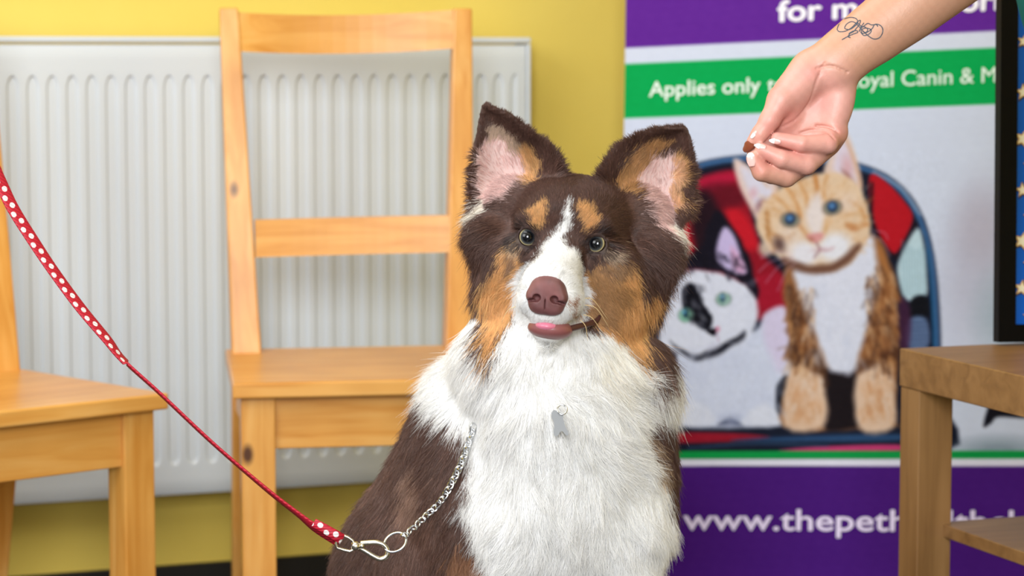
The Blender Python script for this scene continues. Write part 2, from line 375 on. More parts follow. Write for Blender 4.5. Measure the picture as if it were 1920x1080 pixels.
poly([(1300, 372), (1330, 360), (1352, 410), (1348, 470), (1310, 480)], (26, 14, 24), 8, .8)
poly([(1632, 330), (1660, 338), (1700, 380), (1714, 408), (1700, 446), (1680, 476), (1655, 452), (1636, 400)], (190, 20, 34), 3)
stroke([(1636, 345), (1640, 420), (1684, 482), (1720, 420)], 6, (30, 12, 22), 4)
poly([(1722, 428), (1736, 462), (1742, 520), (1740, 556), (1704, 562), (1688, 520), (1690, 486)], (196, 222, 230), 4)
for k in range(9): stroke([(1694+k*5.4, 470-abs(k-5)*4), (1698+k*5, 555)], 1.6, (120, 160, 178), 1.4, .55)
poly([(1714, 560), (1742, 556), (1744, 598), (1712, 600)], (10, 12, 20), 3)
poly([(1708, 600), (1742, 598), (1746, 650), (1706, 650)], (96, 118, 156), 4)
for k in range(6):
    stroke([(1708, 606+k*8), (1745, 604+k*8)], 1.6, (40, 50, 84), 1.3, .7)
poly([(1690, 560), (1712, 580), (1710, 650), (1692, 650)], (70, 30, 60), 5, .8)
# base of the carrier
poly([(1235, 796), (1700, 796), (1772, 800), (1772, 852), (1235, 852)], (22, 28, 46), 3, 1, 0, False)
poly([(1240, 812), (1380, 812), (1452, 820), (1380, 828), (1240, 830)], (156, 24, 44), 3)
poly([(1380, 826), (1500, 818), (1690, 814), (1690, 826), (1520, 828)], (44, 78, 118), 4)
poly([(1475, 846), (1540, 838), (1690, 834), (1690, 846)], (206, 62, 118), 2.5)
stroke([(1300, 840), (1420, 832), (1560, 836)], 3, (52, 84, 120), 3, .8)
# black and white cat
BW = (218, 222, 240); BK = (14, 14, 24)
poly([(1288, 640), (1330, 640), (1420, 620), (1440, 588), (1478, 578), (1492, 640), (1486, 720), (1476, 770), (1480, 796), (1270, 796), (1262, 720)], (214, 221, 240), 5)
poly([(1440, 592), (1478, 576), (1490, 620), (1470, 700), (1440, 640)], (222, 208, 236), 7, .8)
poly([(1464, 720), (1488, 706), (1490, 790), (1470, 796), (1462, 766)], (18, 20, 30), 3)
poly([(1256, 735), (1276, 728), (1288, 770), (1270, 792), (1256, 790)], (30, 30, 44), 6, .9)
poly([(1355, 796), (1375, 782), (1400, 796)], (40, 46, 70), 4); ell(1380, 788, 18, 10, 0, (150, 160, 190), 7, .6)
poly([(1272, 780), (1310, 752), (1345, 776), (1340, 796), (1268, 797)], (228, 232, 244), 5)
poly([(1405, 780), (1440, 756), (1470, 780), (1472, 797), (1405, 797)], (228, 232, 244), 5)
poly([(1240, 640), (1250, 570), (1262, 520), (1300, 506), (1350, 512), (1400, 532), (1424, 562), (1422, 610), (1400, 642), (1360, 664), (1320, 672), (1268, 660)], (226, 230, 244), 5, 1, 1)
poly([(1240, 540), (1262, 490), (1310, 470), (1330, 420), (1345, 395), (1372, 420), (1402, 468), (1420, 520), (1424, 560), (1390, 526), (1340, 508), (1280, 508), (1256, 540)], (18, 14, 28), 4, 1, 1.5)
poly([(1358, 428), (1378, 440), (1396, 488), (1402, 512), (1372, 508), (1346, 480)], (206, 190, 232), 4)
poly([(1374, 462), (1396, 490), (1400, 510), (1380, 506)], (228, 170, 206), 5, .8)
poly([(1256, 520), (1280, 508), (1288, 528), (1270, 552), (1250, 580)], (222, 226, 242), 5)
poly([(1297, 530), (1310, 540), (1330, 580), (1340, 596), (1334, 620), (1312, 612), (1294, 592), (1283, 566), (1284, 540)], BK, 3, 1, 1)
poly([(1262, 640), (1300, 664), (1330, 658), (1356, 646), (1384, 634), (1402, 620), (1400, 634), (1374, 652), (1336, 672), (1300, 674)], BK, 4, 1, 1)
ell(1343, 650, 12, 6, -20, (206, 206, 226), 4, .6)
ell(1291, 591, 14.5, 13.5, 0, (110, 140, 130), 3); ell(1291, 591, 12, 11.5, 0, (146, 208, 176), 3); ell(1290, 588, 5.5, 8.5, 0, (16, 54, 74), 2.5); ell(1287, 585, 3, 3, 0, (120, 190, 230), 2)
ell(1361, 561, 15, 13, 0, (120, 136, 132), 3); ell(1361, 561, 12, 11, 0, (142, 190, 166), 3); ell(1360, 559, 5.5, 8, 0, (16, 52, 72), 2.5); ell(1358, 556, 3, 3, 0, (120, 180, 220), 2)
poly([(1330, 620), (1345, 615), (1350, 620), (1345, 630), (1335, 626)], (20, 14, 24), 2); ell(1351, 617, 4, 5, 0, (216, 120, 150), 2.5, .9)
stroke([(1349, 624), (1353, 640)], 2, (180, 140, 170), 2, .7)
# ginger cat
GB, GO, GD, GW = (232, 190, 150), (206, 138, 72), (112, 66, 36), (234, 232, 240)
poly([(1472, 530), (1500, 480), (1640, 440), (1668, 500), (1686, 580), (1690, 680), (1686, 790), (1688, 800), (1480, 800), (1492, 700), (1482, 600)], (152, 100, 60), 5, 1, 1)
poly([(1552, 700), (1570, 690), (1612, 690), (1622, 790), (1620, 800), (1548, 800)], (26, 18, 22), 4)
poly([(1488, 690), (1540, 680), (1556, 740), (1552, 800), (1480, 800)], (230, 196, 166), 6, 1, 1)
poly([(1616, 690), (1670, 682), (1684, 740), (1682, 802), (1618, 802)], (232, 200, 172), 6, 1, 1)
for x0, y0, x1, y1, w, c in ((1482, 560, 1510, 600, 14, GD), (1486, 620, 1522, 660, 14, GD), (1490, 668, 1545, 696, 20, (96, 58, 34)), (1484, 540, 1496, 660, 9, (74, 46, 34)), (1536, 660, 1556, 720, 10, (70, 44, 30)),
                             (1640, 520, 1680, 600, 16, (140, 84, 44)), (1622, 640, 1684, 620, 16, GD), (1616, 690, 1686, 660, 20, (86, 50, 30)), (1622, 590, 1668, 570, 10, (176, 120, 74)), (1652, 470, 1686, 560, 14, (178, 116, 62)), (1664, 600, 1688, 680, 9, (82, 50, 32))):
    stroke([(x0, y0), ((x0+x1)/2+3, (y0+y1)/2-3), (x1, y1)], w, c, 6, .85)
for x, y in ((1500, 740), (1530, 760), (1510, 780), (1640, 730), (1660, 770), (1636, 780)): ell(x, y, 14, 9, 20, (214, 150, 96), 9, .55)
poly([(1494, 500), (1560, 506), (1632, 440), (1646, 480), (1652, 540), (1636, 600), (1618, 660), (1608, 696), (1580, 700), (1560, 690), (1540, 640), (1512, 580)], (226, 229, 243), 6, 1, 1)
pr = random.Random(5)
def flecks(n, area, cols, ln, w, alpha, ang):
    for _ in range(n):
        x, y = pr.uniform(area[0], area[2]), pr.uniform(area[1], area[3]); a = ang(x, y)+pr.gauss(0, .3); q = pr.uniform(.5, 1.2)*ln
        stroke([(x, y), (x+q*math.cos(a), y+q*math.sin(a))], w*pr.uniform(.6, 1.3), pr.choice(cols), w*.6, alpha*pr.uniform(.5, 1))
dn = lambda x, y: 1.57+(x-1580)*-.002
TABBY = [(84, 52, 34), (70, 42, 30), (190, 136, 84), (150, 98, 58), (222, 180, 136)]
flecks(150, (1482, 540, 1536, 690), TABBY, 20, 5, .55, dn); flecks(170, (1628, 500, 1682, 690), TABBY, 20, 5, .55, dn)
flecks(90, (1488, 700, 1548, 785), [(206, 146, 96), (240, 222, 206), (222, 176, 136)], 16, 5, .4, dn); flecks(90, (1624, 700, 1680, 785), [(206, 146, 96), (240, 222, 206), (222, 176, 136)], 16, 5, .4, dn)
flecks(120, (1520, 530, 1625, 680), [(208, 215, 234), (230, 234, 246)], 24, 6, .25, dn)
flecks(160, (1290, 650, 1470, 780), [(206, 213, 234), (228, 233, 247)], 26, 7, .25, lambda x, y: 1.57+(1370-x)*.004)
flecks(60, (1280, 470, 1400, 515), [(18, 14, 26), (40, 36, 52)], 14, 4, .6, lambda x, y: 1.2)
flecks(120, (1265, 525, 1415, 655), [(216, 220, 238), (236, 239, 250)], 16, 5, .3, lambda x, y: math.atan2(y-630, x-1345))
flecks(40, (1296, 545, 1332, 615), [(30, 28, 40), (8, 8, 14)], 12, 4, .5, lambda x, y: math.atan2(y-630, x-1345))
# ears
poly([(1376, 304), (1388, 300), (1430, 330), (1462, 352), (1440, 400), (1424, 414), (1410, 392), (1388, 350)], (232, 206, 196), 4)
poly([(1390, 312), (1440, 344), (1450, 362), (1428, 396), (1410, 370)], (226, 222, 236), 6)
ell(1428, 384, 7, 12, 30, (150, 96, 96), 6, .8); ell(1414, 362, 7, 9, 10, (226, 176, 184), 6, .8)
poly([(1580, 248), (1592, 256), (1608, 300), (1618, 350), (1602, 362), (1566, 344), (1546, 324), (1560, 284)], (232, 206, 190), 4)
poly([(1580, 264), (1592, 276), (1602, 320), (1606, 344), (1586, 336), (1564, 318), (1568, 286)], (226, 214, 228), 6)
ell(1590, 312, 9, 18, -10, (222, 172, 176), 7, .8); ell(1591, 331, 4, 13, -40, (150, 90, 76), 4, .8); stroke([(1582, 252), (1606, 310), (1616, 350)], 4, (216, 166, 130), 3, .8)
# head
poly([(1420, 420), (1432, 382), (1470, 350), (1520, 330), (1570, 324), (1610, 346), (1630, 390), (1634, 436), (1620, 470), (1590, 500), (1548, 512), (1500, 504), (1460, 480), (1432, 450)], (234, 204, 170), 4, 1, 1)
for pts, w, c, a in (([(1476, 350), (1494, 376), (1502, 404)], 7, GO, .8), ([(1500, 340), (1512, 366), (1516, 388)], 6, GO, .7), ([(1530, 332), (1534, 356), (1530, 376)], 8, (196, 120, 50), .85), ([(1552, 330), (1546, 352), (1548, 372)], 6, GO, .6), ([(1452, 366), (1474, 384), (1490, 410)], 6, GO, .6),
                     ([(1440, 400), (1444, 440), (1452, 470)], 9, (176, 112, 50), .8), ([(1452, 440), (1476, 448), (1490, 440)], 9, (196, 130, 66), .85), ([(1502, 424), (1518, 444), (1524, 452)], 8, (206, 140, 80), .8), ([(1550, 412), (1550, 436), (1544, 448)], 7, (222, 170, 110), .8),
                     ([(1594, 376), (1616, 392), (1628, 420)], 6, GO, .7), ([(1590, 420), (1610, 426), (1628, 420)], 8, (206, 142, 84), .75), ([(1586, 400), (1606, 400), (1622, 408)], 5, (222, 178, 130), .7)): stroke(pts, w, c, 4, a)
flecks(260, (1436, 345, 1628, 470), [(206, 138, 72), (242, 218, 190), (228, 184, 138), (214, 160, 104)], 15, 4, .38, lambda x, y: math.atan2(y-450, x-1534))
poly([(1512, 402), (1535, 360), (1548, 402), (1540, 440), (1526, 440)], (238, 228, 226), 6, .9)
ell(1482, 452, 26, 30, 0, (236, 228, 228), 14, .5); ell(1512, 476, 26, 22, 0, (238, 236, 242), 8); ell(1568, 464, 32, 26, -10, (238, 238, 244), 9); ell(1440, 466, 14, 14, 0, (240, 214, 190), 6, .8); ell(1590, 380, 18, 16, 0, (238, 218, 204), 10, .6)
ell(1464, 458, 10, 14, -25, (70, 44, 44), 6, .75)
poly([(1470, 480), (1500, 492), (1540, 498), (1580, 484), (1612, 456), (1618, 466), (1590, 498), (1548, 514), (1500, 508), (1472, 494)], (104, 66, 50), 5, .9, 1)
ell(1602, 428, 9, 5, 20, (196, 130, 80), 4, .8)
for cx, cy, d in ((1484, 412, 8), (1563, 389, -8)):
    ell(cx, cy, 18, 14, d, (90, 74, 70), 3.5); ell(cx, cy, 14.5, 11.5, d, (182, 190, 158), 3); ell(cx, cy-1, 11, 10.5, 0, (34, 46, 72), 2.5); ell(cx-1, cy-3, 6, 5.5, 0, (96, 150, 206), 3.5, .9)
poly([(1516, 440), (1544, 436), (1546, 446), (1532, 456), (1520, 448)], (226, 160, 156), 3); ell(1524, 448, 6, 4, 20, (170, 100, 80), 3, .6); ell(1543, 468, 14, 4, -5, (212, 170, 176), 4, .6)
stroke([(1534, 456), (1540, 468), (1530, 482)], 3, (146, 100, 110), 2.5, .8); stroke([(1540, 468), (1556, 470), (1566, 464)], 2.6, (206, 160, 166), 2.5, .8)
for q in ([(1490, 480), (1450, 490), (1426, 510)], [(1492, 486), (1464, 500), (1440, 530)], [(1496, 492), (1478, 510), (1462, 545)], [(1484, 474), (1450, 472), (1430, 484)], [(1636, 432), (1660, 436), (1668, 448)], [(1640, 440), (1660, 456), (1672, 480)]): stroke(q, 2, (206, 170, 196), 1.5, .5)
# other printed scraps at the right
poly([(1852, 800), (1858, 770), (1868, 760), (1930, 772), (1930, 784), (1880, 782), (1866, 794)], (18, 16, 26), 3); ell(1880, 845, 70, 22, 0, (120, 140, 150), 14, .7)
band(846, 861, (10, 158, 72)); band(861, 874, (238, 236, 248)); band(874, 1300, PURP2)
h, w_ = PX.shape
art = ((PY > 300) & (PY < 846) & (PX < 1775)).astype(float)[..., None]; gr_ = rng.normal(size=PX.shape); gr_ = (gr_+np.roll(gr_, 1, 0)+np.roll(gr_, 1, 1)+np.roll(gr_, -1, 0)+np.roll(gr_, -1, 1))/5
IMG = IMG*(1+art*(.025*gr_)[..., None])
nzv = np.clip(IMG+wob(PX, PY, 1.2, 6)[..., None], 0, 255)
rgb = lin(*nzv.reshape(-1, 3).T).reshape(3, -1).T if False else np.where(nzv/255 <= .04045, nzv/255/12.92, ((nzv/255+.055)/1.055)**2.4).reshape(-1, 3)
rgb = rgb*np.array([.80, .82, .88])
Vb = bpoint(PX.ravel(), PY.ravel())
ii = (np.arange(h-1)[:, None]*w_+np.arange(w_-1)[None]).ravel()
meb = bpy.data.meshes.new('printed_sheet')
Fb = np.stack([ii, ii+w_, ii+w_+1, ii+1], 1)
def fast_mesh(name, V, Fq):
    me = bpy.data.meshes.new(name); me.vertices.add(len(V)); me.vertices.foreach_set('co', np.ascontiguousarray(V, dtype=np.float32).ravel())
    k = Fq.shape[1]; me.loops.add(Fq.size); me.loops.foreach_set('vertex_index', Fq.ravel().astype(np.int32))
    me.polygons.add(len(Fq)); me.polygons.foreach_set('loop_start', np.arange(0, Fq.size, k, dtype=np.int32))
    me.update(calc_edges=True); me.validate(); return me
def set_col(me, name, rgb):
    a = me.color_attributes.new(name, 'FLOAT_COLOR', 'POINT'); c = np.ones((len(rgb), 4), np.float32); c[:, :3] = rgb; a.data.foreach_set('color', c.ravel())
meb = fast_mesh('printed_sheet', Vb, Fb); set_col(meb, 'print', rgb)
base = bpoint(np.array([1740.]), np.array([1118.]))[0]
ban = empty('pull_up_banner', (base[0], base[1], 0)); tag(ban, 'purple and green pull-up banner printed with two cats, standing against the yellow wall', 'banner')
IM = Matrix.Translation((-base[0], -base[1], 0))
sheet = link('printed_sheet', meb, attr_mat('banner_print', 'print', .6, Specular_IOR_Level=.06), ban, True); meb.transform(IM)
def btext(s, x0, x1, ybase, hx, bold=0.0, col=(240, 238, 250), track=1.0):
    "white printed lettering from x0 to x1 on the sheet, baseline ybase, letter height scaled by hx, bold = stroke growth in pixels"
    cu = bpy.data.curves.new('lettering', 'FONT'); cu.body = s; cu.size = 1; cu.space_character = track; cu.resolution_u = 4
    ob = bpy.data.objects.new('lettering', cu); COL.objects.link(ob)
    dg = bpy.context.evaluated_depsgraph_get(); dg.update(); me = bpy.data.meshes.new_from_object(ob.evaluated_get(dg)); bpy.data.objects.remove(ob)
    v = np.array([p.co[:] for p in me.vertices]); fc = [list(p.vertices) for p in me.polygons]
    sc = (x1-x0)/(v[:, 0].max()-v[:, 0].min()); X = x0+(v[:, 0]-v[:, 0].min())*sc; Y = ybase-v[:, 1]*hx
    VV, FF = [], []
    for k, (dx, dy) in enumerate(((0, 0), (-1, 0), (1, 0), (0, -.7), (0, .7)) if bold else ((0, 0),)):
        FF += [[q+k*len(v) for q in f] for f in fc]; VV.append(bpoint(X+dx*bold, Y+dy*bold, .0012+.00012*k))
    m2 = pymesh('lettering', np.concatenate(VV), FF); m2.transform(IM)
    o = link('lettering', m2, mat('lettering_white', L4(*col), .5), ban); o['label'] = 'white printed words reading '+s if not s.startswith('www') else 'white printed web address'
    return o
btext('for more', 1456, 1702, 54, 55, 2.0)
btext('information', 1736, 2040, 52, 55, 2.0)
btext('Applies only', 1216, 1424, 183, 40, .5, (230, 242, 236))
btext('to', 1438, 1470, 183, 40, .5, (230, 242, 236))
btext('Royal Canin & My', 1585, 1888, 182, 40, .25, (222, 240, 230))
btext('www.thepethealthclub.co.uk', 1292, 2178, 992, 56, 1.0, (226, 214, 244))
# frame of the banner: top rail, pole behind, floor cassette
am = mat('banner_aluminium', L4(190, 192, 196), .35, 1.0)
bm = bmesh.new()
a0, a1 = bpoint(np.array([BX0, BX1]), np.array([BY0, BY0])); tube(bm, [a0, a1], .014, 10); o = bm_obj('top_rail', bm, am, ban, True); o.data.transform(IM)
bm = bmesh.new()
m0 = bpoint(np.array([1740., 1740.]), np.array([BY0*1., 1118.]), -.03); tube(bm, [m0[0], (m0[1][0], m0[1][1], .05)], .008, 8); o = bm_obj('support_pole', bm, am, ban, True); o.data.transform(IM)
b0, b1 = bpoint(np.array([BX0, BX1]), np.array([1118., 1118.])); dv = (b1-b0); dv[2] = 0; dv /= np.linalg.norm(dv); nv = np.array([-dv[1], dv[0], 0])
bm = bmesh.new(); zt = min(b0[2], b1[2])+.012
q = [b0-nv*.06-dv*.02, b1-nv*.06+dv*.02, b1+nv*.06+dv*.02, b0+nv*.06-dv*.02]
hexa(bm, [(p[0], p[1], 0) for p in q]+[(p[0]*.995+b0[0]*.005, p[1], zt) for p in q]); bevel(bm, .008, 2); o = bm_obj('floor_cassette', bm, am, ban); o.data.transform(IM)
# ------------------------------------------------------------------ sculpting by signed distance
def surface_nets(D, org, h):
    "blend of all blobs -> one closed quad surface"
    neg = D < 0
    nx, ny, nz_ = D.shape
    c = [neg[i:nx-1+i, j:ny-1+j, k:nz_-1+k] for i in (0, 1) for j in (0, 1) for k in (0, 1)]
    s = sum(q.astype(np.int8) for q in c); act = (s > 0) & (s < 8)
    idx = -np.ones(act.shape, np.int64); cells = np.argwhere(act); idx[act] = np.arange(len(cells))
    acc = np.zeros((len(cells), 3)); cnt = np.zeros(len(cells))
    offs = [(i, j, k) for i in (0, 1) for j in (0, 1) for k in (0, 1)]
    vals = {o: D[cells[:, 0]+o[0], cells[:, 1]+o[1], cells[:, 2]+o[2]] for o in offs}
    for a in offs:
        for ax in range(3):
            if a[ax] == 0:
                b = list(a); b[ax] = 1; b = tuple(b); va, vb = vals[a], vals[b]; m = (va < 0) != (vb < 0)
                t = np.where(m, va/(va-vb+1e-20), 0); p = np.array(a, float)[None]+np.zeros((len(cells), 3)); p[:, ax] += t
                acc[m] += p[m]; cnt[m] += 1
    V = (cells+acc/np.maximum(cnt, 1)[:, None])*h+org
    Fs = []
    for ax in range(3):
        n0 = neg; sl = [slice(0, -1)]*3
        A = neg[:-1, :, :] if ax == 0 else neg[:, :-1, :] if ax == 1 else neg[:, :, :-1]
        B = neg[1:, :, :] if ax == 0 else neg[:, 1:, :] if ax == 1 else neg[:, :, 1:]
        e = np.argwhere(A != B); o1, o2 = [q for q in (0, 1, 2) if q != ax]
        ok = (e[:, o1] > 0) & (e[:, o2] > 0) & (e[:, o1] < D.shape[o1]-1) & (e[:, o2] < D.shape[o2]-1); e = e[ok]
        flip = A[tuple(e.T)]
        def g(d1, d2):
            q = e.copy(); q[:, o1] += d1; q[:, o2] += d2; return idx[tuple(q.T)]
        q = np.stack([g(-1, -1), g(0, -1), g(0, 0), g(-1, 0)], 1)
        if ax == 1: flip = ~flip
        q[~flip] = q[~flip][:, ::-1]; Fs.append(q)
    Fq = np.concatenate(Fs); Fq = Fq[(Fq >= 0).all(1)]
    return V, Fq
class Sculpt:
    def __init__(s, lo, hi, h):
        s.h = h; s.lo = np.array(lo, float); n = np.ceil((np.array(hi)-s.lo)/h).astype(int)+1; s.n = n; s.D = np.full(n, 1.0, np.float32)
    def sub(s, lo, hi, m):
        a = np.maximum(0, np.floor((lo-m-s.lo)/s.h).astype(int)); b = np.minimum(s.n, np.ceil((hi+m-s.lo)/s.h).astype(int)+1)
        if (b <= a).any(): return None, None
        ax = [s.lo[i]+np.arange(a[i], b[i])*s.h for i in range(3)]
        return (slice(a[0], b[0]), slice(a[1], b[1]), slice(a[2], b[2])), np.stack(np.meshgrid(*ax, indexing='ij'), -1)
    def put(s, sl, d, k, cut=False):
        E = s.D[sl]
        if cut: d2 = -d; h = np.clip(.5-.5*(E-d2)/k, 0, 1) if k > 0 else 0; s.D[sl] = np.maximum(E, d2) if k <= 0 else (E*(1-h)+d2*h+k*h*(1-h))
        elif k <= 0: s.D[sl] = np.minimum(E, d)
        else:
            h = np.clip(.5+.5*(E-d)/k, 0, 1); s.D[sl] = E*(1-h)+d*h-k*h*(1-h)
    def ell(s, c, r, M=None, k=.02, cut=False):
        c = np.array(c, float); r = np.array(r, float); R_ = r.max(); sl, P = s.sub(c-R_, c+R_, k+4*s.h)
        if sl is None: return
        q = P-c
        if M is not None: q = q@np.asarray(M)          # columns of M are the local axes
        k0 = np.linalg.norm(q/r, axis=-1); k1 = np.linalg.norm(q/r**2, axis=-1)
        s.put(sl, np.where(k1 > 1e-9, k0*(k0-1)/np.maximum(k1, 1e-9), -r.min()), k, cut)
    def cone(s, a, b, ra, rb, k=.02, cut=False):
        a = np.array(a, float); b = np.array(b, float); m = max(ra, rb); sl, P = s.sub(np.minimum(a, b)-m, np.maximum(a, b)+m, k+4*s.h)
        if sl is None: return
        d = b-a; t = np.clip((P-a)@d/(d@d+1e-12), 0, 1); s.put(sl, np.linalg.norm(P-a-t[..., None]*d, axis=-1)-(ra+(rb-ra)*t), k, cut)
    def cloud(s, pts, r, k=.005):
        pts = np.asarray(pts); r = np.broadcast_to(r, (len(pts),)); sl, P = s.sub(pts.min(0)-r.max(), pts.max(0)+r.max(), k+3*s.h)
        d = np.full(P.shape[:3], 1.0, np.float32)
        for p, q in zip(pts, r):
            lo = p-q-4*s.h-k; hi = p+q+4*s.h+k
            base = s.lo+np.array([q_.start for q_ in sl])*s.h
            a = np.maximum(0, ((lo-base)/s.h).astype(int)); b = np.minimum(d.shape, ((hi-base)/s.h).astype(int)+2)
            w_ = (slice(a[0], b[0]), slice(a[1], b[1]), slice(a[2], b[2])); d[w_] = np.minimum(d[w_], np.linalg.norm(P[w_]-p, axis=-1)-q)
        s.put(sl, d, k)
    def mesh(s, relax=2):
        V, Fq = surface_nets(s.D, s.lo, s.h)
        for _ in range(relax):
            A = np.zeros_like(V); n = np.zeros(len(V))
            for i in range(4):
                j = Fq[:, (i+1) % 4]; np.add.at(A, Fq[:, i], V[j]); np.add.at(n, Fq[:, i], 1); np.add.at(A, j, V[Fq[:, i]]); np.add.at(n, j, 1)
            V = V*.5+.5*A/np.maximum(n, 1)[:, None]
        return V, Fq
    def value(s, P):
        q = (np.asarray(P)-s.lo)/s.h; i = np.clip(np.floor(q).astype(int), 0, s.n-2); t = q-i; out = 0
        for a in (0, 1):
            for b in (0, 1):
                for c in (0, 1): out = out+s.D[i[..., 0]+a, i[..., 1]+b, i[..., 2]+c]*(t[..., 0] if a else 1-t[..., 0])*(t[..., 1] if b else 1-t[..., 1])*(t[..., 2] if c else 1-t[..., 2])
        return out
    def grad(s, P, e=None):
        e = e or s.h; g = np.stack([s.value(P+np.eye(3)[i]*e)-s.value(P-np.eye(3)[i]*e) for i in range(3)], -1)
        return g/np.maximum(np.linalg.norm(g, axis=-1, keepdims=True), 1e-9)

# ------------------------------------------------------------------ the dog
DZ, DS = 2.70, FPX/2.70             # distance of the face, pixels per metre there
def K(x, y, d=0.): return at(x, y, DZ-d/DS)
px_ = 1/DS
psi, rho = math.radians(10), math.radians(5.6)
Zh = math.cos(psi)*(-CF)-math.sin(psi)*CR; Xr = math.cos(psi)*CR+math.sin(psi)*(-CF)
Xh = math.cos(rho)*Xr-math.sin(rho)*CU; Yh = math.cos(rho)*CU+math.sin(rho)*Xr
HM = np.stack([Xh, Yh, Zh], 1); HO = K(1053.5, 451, 0)
def HL(X, Y, Z): return HO+HM@(np.array([X, Y, Z], float)*px_)
def tohead(P): return ((np.asarray(P)-HO)@HM)*DS
k_ = lambda q: q*px_
dog = Sculpt(np.array([-.33, 2.42, -.01]), np.array([.26, 3.16, .95]), .0042)
E_ = lambda x, y, d, r, k=30, M=None: dog.ell(K(x, y, d), np.array(r)*px_, np.stack([CR, CU, -CF], 1) if M is None else M, k_(k))
C_ = lambda a, b, ra, rb, k=40: dog.cone(K(*a), K(*b), ra*px_, rb*px_, k_(k))
# trunk, haunches, legs, tail
E_(1070, 880, -100, (160, 240, 150)); C_((1062, 540, -130), (1050, 770, -110), 112, 158)
E_(905, 970, -180, (120, 230, 140), 60); E_(1190, 870, -160, (72, 185, 130), 60)
C_((905, 760, -230), (800, 1060, -330), 105, 165, 80); E_(790, 1150, -330, (168, 260, 210), 60)
C_((1010, 950, -150), (880, 1480, -330), 150, 170, 80); E_(800, 1420, -320, (180, 330, 230), 80); E_(1010, 1480, -330, (170, 300, 210), 80)
C_((1170, 990, -60), (1172, 1330, -40), 68, 44, 60); C_((1172, 1330, -40), (1172, 1690, -30), 44, 34, 20)
C_((975, 1000, -70), (985, 1330, -50), 74, 44, 60); C_((985, 1330, -50), (985, 1690, -30), 44, 34, 20)
for x in (1172, 985): E_(x, 1722, 10, (44, 30, 66), 20)
for x in (790, 1150): C_((x, 1500, -250), (x+(-30 if x < 900 else 30), 1690, -150), 80, 44, 60); E_(x+(-30 if x < 900 else 30), 1720, -90, (44, 32, 90), 20)
C_((820, 1640, -470), (620, 1680, -600), 60, 40, 30)
# head
def HE(c, r, k=22, cut=False): dog.ell(HL(*c), np.array(r)*px_, HM, k_(k), cut)
def HC(a, b, ra, rb, k=22): dog.cone(HL(*a), HL(*b), ra*px_, rb*px_, k_(k))
HE((0, 38, -90), (112, 88, 104)); HE((0, 40, -22), (60, 50, 42), 30); HE((0, -60, -110), (120, 110, 90), 40)
HC((0, -20, -8), (0, -84, 66), 40, 54, 26)
for s in (-1, 1):
    HE((s*54, 30, -16), (33, 20, 24), 20); HE((s*88, -42, -52), (46, 52, 56), 30); HE((s*98, -96, -84), (58, 78, 66), 40)
    HE((s*26, -112, 72), (34, 34, 36), 20)
HE((0, -98, 78), (38, 36, 26), 14); HE((0, -140, 80), (34, 19, 24), 12)
HC((0, -130, -30), (0, -160, 50), 48, 32, 16); HE((0, -166, 62), (34, 26, 26), 12)
for s in (-1, 1):
    HE((s*67, -1, 0), (19.5, 18.5, 20), 4, True)
    th = np.linspace(0, 2*math.pi, 40, endpoint=False)
    dog.cloud(np.array([HL(s*67+19.5*math.cos(a), (15.6 if math.sin(a) > 0 else 16.5)*math.sin(a)+1, -1-2.5*abs(math.cos(a))+(4*math.sin(a) if math.sin(a) > 0 else 0)) for a in th]), k_(4.6), k_(5))
# ears: cupped sheets opening towards the front
def ear(inner, outer, d_in, d_out, d_tip, cup):
    na, nb = 44, 36
    I, O = spline(inner, na), spline(outer, na); pts, rad = [], []
    for i in range(na):
        a = i/(na-1)
        for j in range(nb):
            b = j/(nb-1); e = 2*b-1; p = I[i]*(1-b)+O[i]*b
            d = (d_in*(1-b)+d_out*b)*(1-a)+d_tip*a-cup*(1-e*e)*(1-a)**.55
            pts.append(K(p[0], p[1], d)); rad.append(k_(7-2.5*a))
    return np.array(pts), np.array(rad)
eL = ear([(1046, 330), (1036, 292), (1004, 262), (962, 222), (910, 198)], [(905, 412), (893, 350), (892, 290), (900, 240), (908, 198)], -62, -95, -95, 46)
eR = ear([(1132, 338), (1146, 306), (1176, 272), (1225, 246), (1282, 240)], [(1254, 446), (1288, 380), (1296, 320), (1293, 270), (1284, 240)], -62, -95, -95, 46)
dog.cloud(*eL, k=k_(8)); dog.cloud(*eR, k=k_(8))
E_(966, 392, -110, (58, 55, 46), 24); E_(1190, 408, -110, (58, 55, 46), 24)
E_(930, 500, -110, (28, 84, 44), 40); E_(920, 440, -80, (26, 34, 28), 28); E_(1236, 462, -80, (28, 36, 30), 28); E_(1214, 500, -110, (26, 96, 46), 40)
E_(938, 652, -110, (72, 66, 66), 60); E_(975, 690, -70, (80, 66, 60), 60); E_(1190, 690, -120, (58, 62, 66), 60); E_(1120, 690, -70, (70, 60, 60), 60); E_(1085, 694, -58, (112, 46, 56), 24)
V, Fq = dog.mesh(2)
print('dog verts', len(V))
me = fast_mesh('dog_body', V, Fq)
# make sure faces point outward
c0 = V[Fq[:, 0]]; nrm = np.cross(V[Fq[:, 1]]-c0, V[Fq[:, 3]]-c0)
sgn = np.sign((nrm*dog.grad(c0)).sum(1)).sum()
if sgn < 0: me.flip_normals(); Fq = Fq[:, ::-1].copy()
c0 = V[Fq[:, 0]]; nrm = np.cross(V[Fq[:, 2]]-c0, V[Fq[:, 3]]-V[Fq[:, 1]]); ar = np.linalg.norm(nrm, axis=1)/2; nrm = nrm/np.maximum(ar*2, 1e-12)[:, None]
cent = V[Fq].mean(1)

